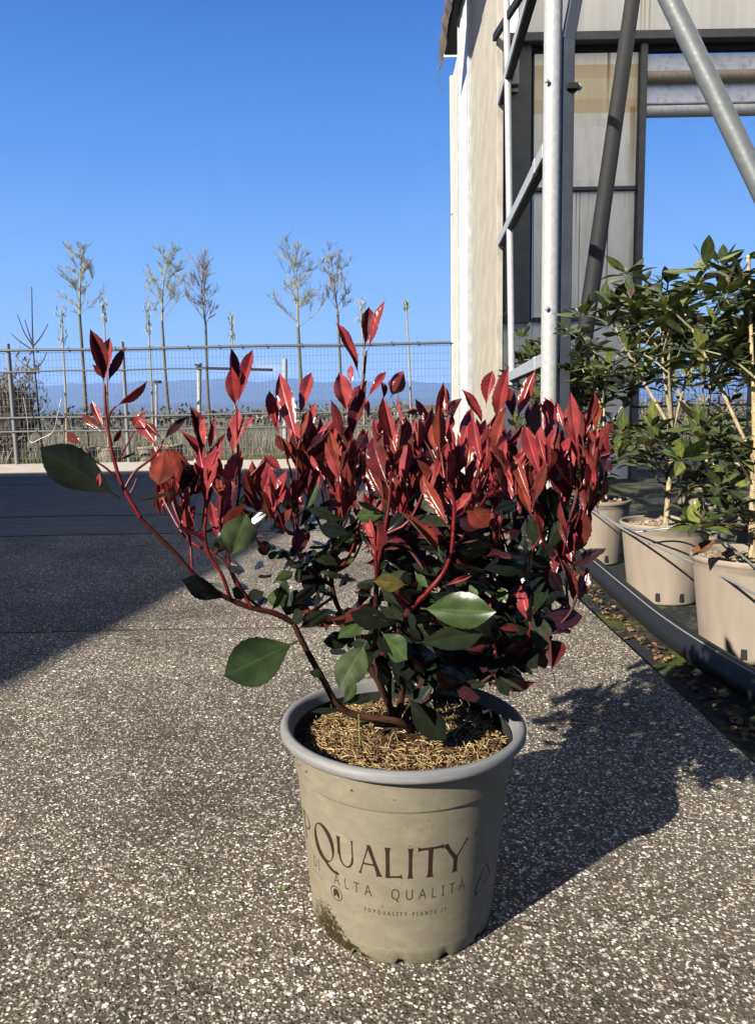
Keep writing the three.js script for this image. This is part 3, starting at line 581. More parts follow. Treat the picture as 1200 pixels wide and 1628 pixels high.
{ // grass, reeds, far hedges
  const blade = (h, w, bend) => { const g = new THREE.PlaneGeometry(w, h, 1, 3), p = g.attributes.position; g.translate(0, h / 2, 0); for (let i = 0; i < p.count; i++) { const t = p.getY(i) / h; p.setX(i, p.getX(i) * (1 - t * .8)); p.setZ(i, bend * t * t); } g.computeVertexNormals(); return g; };
  const scatter = (name, g, mat, n, fn, label, cat, cols) => {
    const im = new THREE.InstancedMesh(g, mat, n), m = new THREE.Matrix4(), q = new THREE.Quaternion(), e = new THREE.Euler(), c = new THREE.Color(); im.name = numbered(name);
    for (let i = 0; i < n; i++) { const o = fn(); e.set(o.rx ?? rr(-.35, .35), R() * 6.28, o.rz ?? rr(-.3, .3)); q.setFromEuler(e); m.compose(V(o.x, o.y ?? -.1, -o.f), q, V(o.s, o.s * (o.h ?? 1), o.s)); im.setMatrixAt(i, m); const k = pick(cols), v = rr(.7, 1.25); im.setColorAt(i, c.setRGB(k[0] * v, k[1] * v, k[2] * v)); }
    im.castShadow = im.receiveShadow = true; scene.add(im); tag(im, label, cat, null, 'stuff'); return im;
  };
  seed(61);
  const grassMat = std(rgb(1, 1, 1), .9, { side: THREE.DoubleSide });
  scatter('grass', blade(.13, .012, .05), grassMat, 9000, () => ({ x: rr(-7, 4.5), f: rr(11.12, 12.4), s: rr(.5, 1.2), y: -.06 }), 'green and yellowish grass verge at the foot of the fence', 'grass', [[.13, .18, .05], [.18, .20, .06], [.26, .23, .10], [.09, .13, .04]]);
  scatter('dry_reeds', blade(.52, .010, .10), grassMat, 15000, () => { const f = rr(12.2, 27); return { x: rr(-.62, .62) * f, f, s: rr(.5, 1.15) * (.9 + f * .006), y: -.12, rx: rr(-.25, .25), rz: rr(-.25, .25) }; }, 'dry brown reeds and weeds in the field behind the fence', 'reeds', [[.20, .175, .13], [.25, .225, .17], [.13, .12, .085], [.11, .125, .065], [.33, .31, .26]]);
  const clump = leafGeo({ nx: 2, ny: 3, serr: 0, pucker: 0 });
  scatter('far_hedge', clump, grassMat, 34000, () => { const f = rr(45, 110), x = rr(-.6, .75) * f; return { x, f, s: rr(.15, .42), y: -.2 + Math.pow(R(), 1.5) * (.75 + .4 * Math.sin(x * .3 + f) + .4 * Math.sin(x * .9)), rx: rr(-2, 2), rz: rr(-2, 2) }; }, 'low dull hedges and scrub across the far fields', 'hedge', [[.135, .12, .095], [.11, .115, .08], [.16, .14, .12]]);
}
{ // low farm buildings far behind
  const farm = (px, w, h, f, label, roof) => {
    const b = onFront(px, 640, f), t = thing('farm_building', V(b.x, -.12, -f), label, 'building');
    part('wall', new RoundedBoxGeometry(w, h, 4, 1, .02).translate(0, h / 2, 0), M.whiteSheet, t);
    const s = new THREE.Shape(); s.moveTo(-w / 2 - .2, 0); s.lineTo(w / 2 + .2, 0); s.lineTo(w / 2 - .6, h * .45); s.lineTo(-w / 2 + .6, h * .45); s.closePath();
    part('roof', new THREE.ExtrudeGeometry(s, { depth: 4.4, bevelEnabled: false }).translate(0, h + .005, -2.2), roof, t);
    for (let i = 0; i < 3; i++) part('window', new RoundedBoxGeometry(w * .1, h * .35, .06, 1, .01).translate((i - 1) * w * .28, h * .5, 2.01), M.blackMatte, t);
  };
  const brown = std(rgb(.16, .085, .06), .9, { map: wearTex });
  farm(445, 3.4, .75, 62, 'low brown roofed farm shed seen between the red shoots', brown);
  farm(660, 4.6, .8, 66, 'low brown roofed farm shed beside the greenhouse edge', brown);
}

// ================================================================ POTTED RED SHRUB
const PF = 1.037, heroPos = P3(.0245, 0, PF);
const hero = thing('potted_shrub', heroPos, 'red leaved glossy shrub in the printed olive grey pot in the middle of the slab', 'potted shrub');
{
  const tilt = -.020, g = new THREE.Group(); g.name = 'pot'; g.rotation.z = tilt; g.scale.setScalar(1.012); hero.add(g);
  // lettering and wear on the pot: one turn of the body is the texture's width, u = .5 faces the camera
  const TW = 2048, TH = 1024, PH = .262;
  const potMap = canvasTex(TW, TH, (c, w, h) => {
    seed(31);
    c.fillStyle = 'rgb(121,115,98)'; c.fillRect(0, 0, w, h);
    for (let i = 0; i < 2600; i++) { const q = R(), a = rr(.02, .07); c.fillStyle = q < .5 ? `rgba(178,168,142,${a})` : `rgba(104,96,76,${a})`; c.beginPath(); c.ellipse(R() * w, R() * h, rr(4, 60), rr(3, 36), R() * 3, 0, 7); c.fill(); }
    for (let i = 0; i < 5000; i++) { const q = R(); c.fillStyle = q < .6 ? 'rgba(94,86,68,0.20)' : 'rgba(196,188,166,0.22)'; c.fillRect(R() * w, R() * h, rr(1, 3), rr(1, 3)); }
    for (let i = 0; i < 46; i++) { c.fillStyle = `rgba(60,50,36,${rr(.3, .8)})`; c.beginPath(); c.ellipse(w * rr(.3, .72), h * rr(.02, .98), rr(1.2, 4), rr(1.2, 3), 0, 0, 7); c.fill(); }
    // mud splashes at the lower left and green algae along the foot
    for (let i = 0; i < 4200; i++) { const dx = rn() * .085, x = w * (.372 + dx), hh = .02 + Math.abs(rn()) * .26 * Math.exp(-Math.pow((dx + .02) / .05, 2)), y = h * (1 - hh), thick = fbm(x * .02, y * .02, 3, 3); if (thick < -.2) continue; const r = rr(1, 4.5) * (R() < .12 ? 1.8 : 1); c.fillStyle = `rgba(${34 + R() * 20 | 0},${29 + R() * 16 | 0},${20 + R() * 10 | 0},${rr(.25, .85)})`; c.beginPath(); c.ellipse(x, y, r, r * rr(.6, 1.4), R() * 3, 0, 7); c.fill(); }
    for (let i = 0; i < 700; i++) { const x = w * rr(.25, .75), y = h * (1 - .07 * Math.pow(R(), 1.5)); c.fillStyle = `rgba(${88 + R() * 30 | 0},${92 + R() * 20 | 0},${38 + R() * 16 | 0},0.30)`; c.beginPath(); c.ellipse(x, y, rr(2, 9), rr(1, 6), 0, 0, 7); c.fill(); }
    for (let i = 0; i < 500; i++) { const x = w * rr(.36, .60), y = h * (1 - .16 * R()); c.fillStyle = `rgba(70,62,44,${rr(.15, .5)})`; c.fillRect(x, y, rr(1, 4), rr(1, 4)); }
    // the print
    const ink = 'rgb(46,31,25)'; c.fillStyle = ink; c.strokeStyle = ink; c.lineCap = 'butt';
    const X = (deg) => w * (.5 + deg / 360), pxm = w / 360;      // degrees round the pot
    const Y = (m) => h * (1 - m / PH);                            // metres above the foot
    // flared roman capitals drawn stroke by stroke; box of width 1 by height 1, y down
    const flare = (x0, y0, x1, y1, wd, f0 = 1.7, f1 = 1.7) => { const dx = x1 - x0, dy = y1 - y0, l = Math.hypot(dx, dy), nx = -dy / l * wd / 2, ny = dx / l * wd / 2, P = (t, k) => [x0 + dx * t + nx * k, y0 + dy * t + ny * k]; c.beginPath(); [[0, f0], [.10, 1.15], [.3, 1], [.7, 1], [.9, 1.15], [1, f1]].forEach(([t, k], i) => (i ? c.lineTo(...P(t, k)) : c.moveTo(...P(t, k)))); [[1, -f1], [.9, -1.15], [.7, -1], [.3, -1], [.1, -1.15], [0, -f0]].forEach(([t, k]) => c.lineTo(...P(t, k))); c.closePath(); c.fill(); };
    const glyph = {
      U: (x, y, a, b) => { flare(x + a * .12, y, x + a * .12, y + b * .62, a * .17, 1.6, 1); flare(x + a * .88, y, x + a * .88, y + b * .62, a * .07, 2.2, 1); c.lineWidth = a * .12; c.beginPath(); c.moveTo(x + a * .14, y + b * .58); c.bezierCurveTo(x + a * .16, y + b * 1.06, x + a * .86, y + b * 1.06, x + a * .87, y + b * .58); c.stroke(); },
      A: (x, y, a, b) => { flare(x + a * .50, y, x + a * .06, y + b, a * .06, 1, 2.4); flare(x + a * .48, y, x + a * .95, y + b, a * .17, 1, 1.7); flare(x + a * .22, y + b * .64, x + a * .74, y + b * .64, b * .055, 1, 1); },
      L: (x, y, a, b) => { flare(x + a * .22, y, x + a * .22, y + b, a * .2, 1.6, 1.4); flare(x + a * .14, y + b * .975, x + a * .95, y + b * .94, b * .065, 1, 3); },
      I: (x, y, a, b) => { flare(x + a * .5, y, x + a * .5, y + b, a * .42, 1.6, 1.6); },
      T: (x, y, a, b) => { flare(x + a * .5, y, x + a * .5, y + b, a * .18, 1, 1.7); flare(x, y + b * .05, x + a, y + b * .03, b * .075, 2.4, 2.4); },
      Y: (x, y, a, b) => { flare(x + a * .04, y, x + a * .52, y + b * .56, a * .17, 1.6, 1); flare(x + a * .98, y - b * .02, x + a * .5, y + b * .56, a * .07, 2.6, 1); flare(x + a * .5, y + b * .5, x + a * .5, y + b, a * .17, 1, 1.7); },
      P: (x, y, a, b) => { flare(x + a * .25, y, x + a * .25, y + b, a * .18, 1.5, 1.7); c.lineWidth = a * .10; c.beginPath(); c.moveTo(x + a * .2, y + b * .05); c.bezierCurveTo(x + a * 1.12, y - b * .02, x + a * 1.1, y + b * .62, x + a * .28, y + b * .55); c.stroke(); },
      O: (x, y, a, b) => { c.lineWidth = a * .11; c.beginPath(); c.ellipse(x + a / 2, y + b / 2, a * .43, b * .46, 0, 0, 7); c.stroke(); },
      Q: (x, y, a, b) => { c.beginPath(); c.ellipse(x + a / 2, y + b / 2, a * .5, b * .5, 0, 0, 7); c.ellipse(x + a * .52, y + b * .49, a * .33, b * .43, -.18, 7, 0, true); c.fill('evenodd'); c.lineWidth = b * .08; c.beginPath(); c.moveTo(x + a * .36, y + b * .9); c.bezierCurveTo(x + a * .6, y + b * .98, x + a * .8, y + b * 1.2, x + a * 1.12, y + b * 1.12); c.stroke(); },
    };
    const yb = Y(.128), cap = Y(.128) - Y(.170);
    const put = (ch, d0, d1, up = 1, drop = 0) => glyph[ch](X(d0), yb - cap * up + cap * drop, (d1 - d0) * pxm, cap * up);
    put('T', -107, -94); put('O', -92, -78); put('P', -74, -61);
    put('Q', -57, -40, 1.28, .14); put('U', -38, -27); put('A', -25, -13); put('L', -11.5, -1.5); put('I', 0, 4.5); put('T', 6, 19); put('Y', 19.5, 33.5);
    const text = (s, deg0, deg1, m, size, weight = '', font = 'sans-serif') => { c.font = `${weight} ${size}px ${font}`; c.textBaseline = 'alphabetic'; const n = s.length - 1, ws = [...s].map((q) => c.measureText(q).width), tot = ws.reduce((a, b) => a + b, 0), gap = ((deg1 - deg0) * pxm - tot) / n; let x = X(deg0); [...s].forEach((q, i) => { c.save(); c.translate(x, Y(m)); c.scale(1, 2.0); c.fillText(q, 0, 0); c.restore(); x += ws[i] + gap; }); };
    c.globalAlpha = .85;
    text('\u00AE ', 37, 40, .168, 20);
    text('PIANTE', -112, -80, .101, 40); text('DI', -62, -54, .101, 40); text('ALTA', -42, -18, .098, 40); text('QUALIT\u00C0', -8, 34, .098, 40);
    text('topquality-piante.it'.toUpperCase(), -23, 23, .0745, 15, 'bold');
    c.globalAlpha = .7; text('WWW.PIANTE', -64, -50, .090, 10);
    c.globalAlpha = .9; c.lineWidth = 3.2;
    { const x = X(-41), y = 0; c.save(); c.translate(0, Y(.084)); c.scale(1, 1.55); c.beginPath(); c.arc(x, y, 24, 0, 7); c.stroke(); c.beginPath(); c.moveTo(x - 13, y + 14); c.lineTo(x - 13, y - 4); c.quadraticCurveTo(x - 10, y - 16, x, y - 17); c.quadraticCurveTo(x + 10, y - 16, x + 13, y - 4); c.lineTo(x + 13, y + 14); c.lineTo(x + 6, y + 14); c.quadraticCurveTo(x, y, x - 6, y + 14); c.closePath(); c.fill(); c.restore(); }
    { const x = X(50), y = Y(.095); c.globalAlpha = 1; c.lineWidth = 7; c.beginPath(); c.moveTo(x + 4, y - 84); c.quadraticCurveTo(x + 34, y - 28, x + 40, y + 6); c.lineTo(x - 2, y + 44); c.moveTo(x - 8, y + 50); c.lineTo(x - 34, y + 62); c.quadraticCurveTo(x - 44, y + 40, x - 34, y + 8); c.lineTo(x - 6, y - 66); c.stroke(); c.lineWidth = 3; for (const [a, b] of [[-14, 0], [-2, 18], [10, -8]]) { c.beginPath(); c.moveTo(x + a, y + b); c.lineTo(x + a + 12, y + b - 12); c.stroke(); } c.fillRect(x - 40, y + 54, 12, 12); }
    c.globalAlpha = 1;
  });
  const potMat = std(rgb(1, 1, 1), .58, { map: potMap });
  // body with a notched foot
  const prof = [[.1215, .0], [.1245, .004], [.1285, .022], [.1275, .0235], [.1285, .027], [.1460, .2165], [.1456, .2185], [.1492, .2215], [.152, .262]];
  const NU = 180, pos = [], uv = [], idx = [];
  prof.forEach(([r, y], j) => { for (let i = 0; i <= NU; i++) { const a = (i / NU) * 2 * Math.PI - Math.PI; const notch = j < 2 ? sstep(Math.cos(a * 13 + .6), .7, .86) * .007 : 0; pos.push(Math.sin(a) * r, Math.min(y + notch, .018), Math.cos(a) * r); if (j > 1) pos[pos.length - 2] = y; uv.push(i / NU, y / PH); } });
  for (let j = 0; j < prof.length - 1; j++) for (let i = 0; i < NU; i++) { const a = j * (NU + 1) + i, b = a + NU + 1; idx.push(a, a + 1, b, b, a + 1, b + 1); }
  const bg = new THREE.BufferGeometry(); bg.setAttribute('position', new THREE.Float32BufferAttribute(pos, 3)); bg.setAttribute('uv', new THREE.Float32BufferAttribute(uv, 2)); bg.setIndex(idx); bg.computeVertexNormals();
  part('pot_wall', bg, potMat, g);
  const rimMat = std(rgb(.25, .25, .248), .55, { map: steelTex });
  const rim = new THREE.LatheGeometry([[.1515, .2645], [.161, .2635], [.1660, .2645], [.1682, .2675], [.1684, .2725], [.1665, .2770], [.162, .2795], [.157, .2785], [.1535, .273], [.1500, .262]].map(([r, y]) => new THREE.Vector2(r, y)), 120);
  part('rim', rim, rimMat, g);
  part('inner_wall', new THREE.LatheGeometry([[.1485, .262], [.142, .20], [.120, .02]].map(([r, y]) => new THREE.Vector2(r, y)), 80), M.blackMatte, g);
  part('pot_floor', new THREE.CylinderGeometry(.122, .12, .006, 48).translate(0, .0215, 0), M.blackMatte, g);
  // fibrous soil
  const sg = new THREE.CircleGeometry(.146, 64, 0, 6.2832); const so = []; {
    const p2 = [], u2 = [], i2 = []; const nr = 14, na = 60; for (let j = 0; j <= nr; j++) for (let i = 0; i <= na; i++) { const r = j / nr * .1465, a = i / na * 6.28318; const x = Math.cos(a) * r, z = Math.sin(a) * r; p2.push(x, .254 + .007 * noise3.noise(x * 22, z * 22, 1) + .006 * noise3.noise(x * 60, z * 60, 3) - .012 * sstep(r, .12, .1465) + .010 * Math.exp(-r * r / .003), z); u2.push(x * 4, z * 4); }
    for (let j = 0; j < nr; j++) for (let i = 0; i < na; i++) { const a = j * (na + 1) + i, b = a + na + 1; i2.push(a, a + 1, b, b, a + 1, b + 1); }
    const q = new THREE.BufferGeometry(); q.setAttribute('position', new THREE.Float32BufferAttribute(p2, 3)); q.setAttribute('uv', new THREE.Float32BufferAttribute(u2, 2)); q.setIndex(i2); q.computeVertexNormals(); part('soil', q, std(rgb(.45, .36, .26), 1, { map: soilTex, bumpMap: soilTex, bumpScale: .006, side: THREE.DoubleSide }), hero);
  }
  seed(8);
  const fib = tube([V(-.5, 0, 0), V(-.2, .10, .06), V(.15, .02, -.08), V(.5, .08, .05)], .035, .02, 5, 4, false);
  const fm = new THREE.InstancedMesh(fib, std(rgb(1, 1, 1), .85), 4200), mm = new THREE.Matrix4(), qq = new THREE.Quaternion(), ee = new THREE.Euler(), cc = new THREE.Color(); fm.name = 'mulch_fibre';
  for (let i = 0; i < 4200; i++) {
    const r = .143 * Math.sqrt(R()), a = R() * 6.283, x = Math.cos(a) * r, z = Math.sin(a) * r, up = R() < .10, l = rr(.004, .026);
    const y = .2565 + .007 * noise3.noise(x * 22, z * 22, 1) + .006 * noise3.noise(x * 60, z * 60, 3) - .010 * sstep(r, .12, .1465) + rr(-.003, .005);
    ee.set(rn() * .35, R() * 6.283, up ? rr(.5, 1.4) : rn() * .4); qq.setFromEuler(ee); mm.compose(V(x, y + (up ? l * .3 : 0), z), qq, V(l, l, l)); fm.setMatrixAt(i, mm);
    const k = R(), v = rr(.6, 1.2); cc.setRGB(...(k < .5 ? [.36, .24, .10] : k < .72 ? [.52, .40, .21] : [.11, .065, .035]).map((q) => q * v)); fm.setColorAt(i, cc);
  }
  fm.userData.kind = 'stuff'; fm.castShadow = fm.receiveShadow = true; hero.add(fm);
}
// stems: pixel, pixel, depth triples; radius from base to tip in millimetres
const H = (a) => a.map(([x, y, d]) => at(x, y, d).sub(heroPos));
const stemList = [];
function stem(mat, r0, r1, pts) { const p = H(pts), seg = Math.max(6, pts.length * 4); stemList.push(p.map((q) => q.clone())); return part('stem', tube(p, r0 * .78 / 1000, r1 * .78 / 1000, seg * 2, 8, true, .13), mat, hero); }
const D0 = 1.07;
stem(M.stemWood, 7, 5, [[652, 1160, 1.085], [632, 1147, D0], [560, 1135, D0], [535, 1118, 1.06], [515, 1083, 1.05], [484, 1027, 1.03], [466, 990, 1.02]]);
stem(M.stemDark, 5, 3.4, [[466, 990, 1.02], [439, 976, 1.01], [393, 964, 1.0], [351, 945, .99], [308, 913, .98], [280, 881, .975], [250, 851, .97], [222, 822, .965]]);
stem(M.stemRed, 3.8, 2.2, [[224, 824, .965], [210, 800, .963], [195, 772, .962], [182, 732, .96], [172, 680, .958], [168, 640, .957], [167, 612, .957]]);
stem(M.stemWood, 6.5, 4.5, [[630, 1150, 1.09], [622, 1128, 1.08], [606, 1090, 1.05], [598, 1040, 1.02], [597, 1000, 1.0], [597, 960, .985]]);
stem(M.stemDark, 4.5, 3.5, [[597, 965, .985], [599, 920, .975], [603, 885, .967]]);
stem(M.stemRed, 3.6, 2.2, [[602, 890, .968], [610, 850, .96], [617, 810, .955], [621, 770, .952], [622, 740, .95]]);
stem(M.stemWood, 6, 4, [[632, 1150, 1.09], [640, 1090, 1.06], [634, 1030, 1.0], [637, 990, .97], [650, 968, .95]]);
stem(M.stemRed, 4.4, 3, [[640, 985, .96], [662, 958, .945], [686, 934, .935], [706, 908, .93], [717, 875, .925], [721, 830, .922], [721, 795, .92], [712, 770, .92]]);
stem(M.stemWood, 6, 3.8, [[634, 1152, 1.1], [612, 1110, 1.1], [586, 1050, 1.09], [562, 1001, 1.08], [536, 962, 1.07], [526, 913, 1.06], [530, 850, 1.06]]);
stem(M.stemRed, 3.6, 2.2, [[530, 855, 1.06], [545, 790, 1.05], [553, 725, 1.04], [566, 650, 1.04], [577, 606, 1.04], [582, 558, 1.04]]);
stem(M.stemDark, 4, 3, [[480, 985, 1.02], [505, 966, 1.04], [526, 952, 1.06]]);
stem(M.stemDark, 3.6, 2.6, [[526, 930, 1.06], [490, 905, 1.05], [474, 880, 1.045], [473, 820, 1.04]]);
stem(M.stemRed, 2.6, 1.8, [[473, 825, 1.04], [472, 770, 1.035], [474, 715, 1.03], [480, 690, 1.03]]);
stem(M.stemRed, 2.2, 1.6, [[474, 850, 1.04], [464, 800, 1.04], [462, 750, 1.04], [455, 725, 1.04]]);
stem(M.stemRed, 3.2, 2, [[366, 950, .995], [352, 912, .985], [332, 880, .98], [326, 850, .975], [328, 815, .972], [330, 780, .97], [329, 745, .97]]);
stem(M.stemDark, 3, 2.2, [[420, 972, 1.01], [390, 945, 1.01], [366, 905, 1.01], [340, 880, 1.015], [310, 850, 1.02], [292, 810, 1.02], [286, 780, 1.02]]);
stem(M.stemRed, 3, 2, [[400, 966, 1.0], [372, 920, 1.0], [362, 880, 1.0], [372, 830, 1.0], [381, 775, 1.0], [380, 735, 1.0], [377, 690, 1.0], [376, 650, 1.0]]);
stem(M.stemRed, 2, 1.6, [[381, 775, 1.0], [400, 755, 1.0], [422, 731, 1.0]]);
stem(M.stemRed, 2.2, 1.6, [[198, 778, .962], [215, 750, .965], [240, 730, .97], [256, 710, .975], [260, 698, .975]]);
stem(M.stemRed, 1.8, 1.2, [[184, 757, .962], [166, 742, .955], [148, 730, .95], [136, 710, .945]]);
stem(M.stemRed, 1.6, 1.1, [[187, 734, .96], [200, 712, .955], [214, 685, .95]]);
stem(M.stemRed, 1.7, 1.2, [[172, 668, .958], [176, 657, .955], [184, 646, .95]]);
stem(M.stemRed, 1.6, 1.1, [[203, 790, .964], [212, 776, .965], [218, 760, .966]]);
// right half
stem(M.stemWood, 6.5, 4, [[640, 1152, 1.1], [664, 1100, 1.12], [690, 1040, 1.13], [712, 985, 1.14], [728, 920, 1.14], [740, 850, 1.13]]);
stem(M.stemRed, 3.6, 2.2, [[738, 860, 1.13], [750, 800, 1.12], [760, 760, 1.11], [767, 735, 1.1], [775, 690, 1.09], [788, 660, 1.09]]);
stem(M.stemRed, 2.8, 2, [[745, 830, 1.13], [722, 780, 1.13], [708, 740, 1.13], [700, 690, 1.13], [700, 665, 1.13]]);
stem(M.stemDark, 5, 3.4, [[655, 1140, 1.1], [705, 1070, 1.13], [770, 1000, 1.16], [815, 930, 1.17], [850, 870, 1.17]]);
stem(M.stemRed, 3.4, 2, [[844, 878, 1.17], [870, 835, 1.16], [895, 805, 1.15], [912, 760, 1.14], [916, 730, 1.13], [918, 700, 1.13]]);
stem(M.stemRed, 3, 2, [[806, 945, 1.17], [812, 880, 1.17], [820, 800, 1.17], [820, 730, 1.17], [818, 680, 1.17]]);
stem(M.stemRed, 2.6, 1.8, [[820, 850, 1.16], [845, 800, 1.14], [856, 760, 1.12], [858, 740, 1.11]]);
stem(M.stemDark, 3, 2, [[880, 850, 1.12], [915, 832, 1.1], [940, 810, 1.09], [952, 782, 1.08], [958, 760, 1.08]]);
stem(M.stemRed, 2.6, 1.8, [[870, 835, 1.16], [884, 780, 1.15], [892, 735, 1.15], [894, 690, 1.15]]);
stem(M.stemDark, 3.4, 2.2, [[662, 1125, 1.06], [710, 1092, 1.04], [762, 1086, 1.02], [796, 1060, 1.01], [830, 1030, 1.0], [872, 1008, 1.0], [905, 975, 1.0], [916, 950, 1.0]]);
stem(M.stemDark, 2.6, 1.8, [[830, 1030, 1.0], [848, 1004, 1.01], [872, 982, 1.02], [902, 957, 1.03]]);
stem(M.stemRed, 2.2, 1.5, [[832, 1028, 1.0], [842, 1000, .995], [848, 965, .99]]);
stem(M.stemRed, 2, 1.4, [[786, 1068, 1.01], [788, 1040, 1.0], [782, 1000, 1.0]]);
stem(M.stemDark, 4, 2.6, [[700, 1075, 1.13], [760, 1010, 1.09], [800, 960, 1.06], [850, 920, 1.04], [885, 895, 1.03]]);
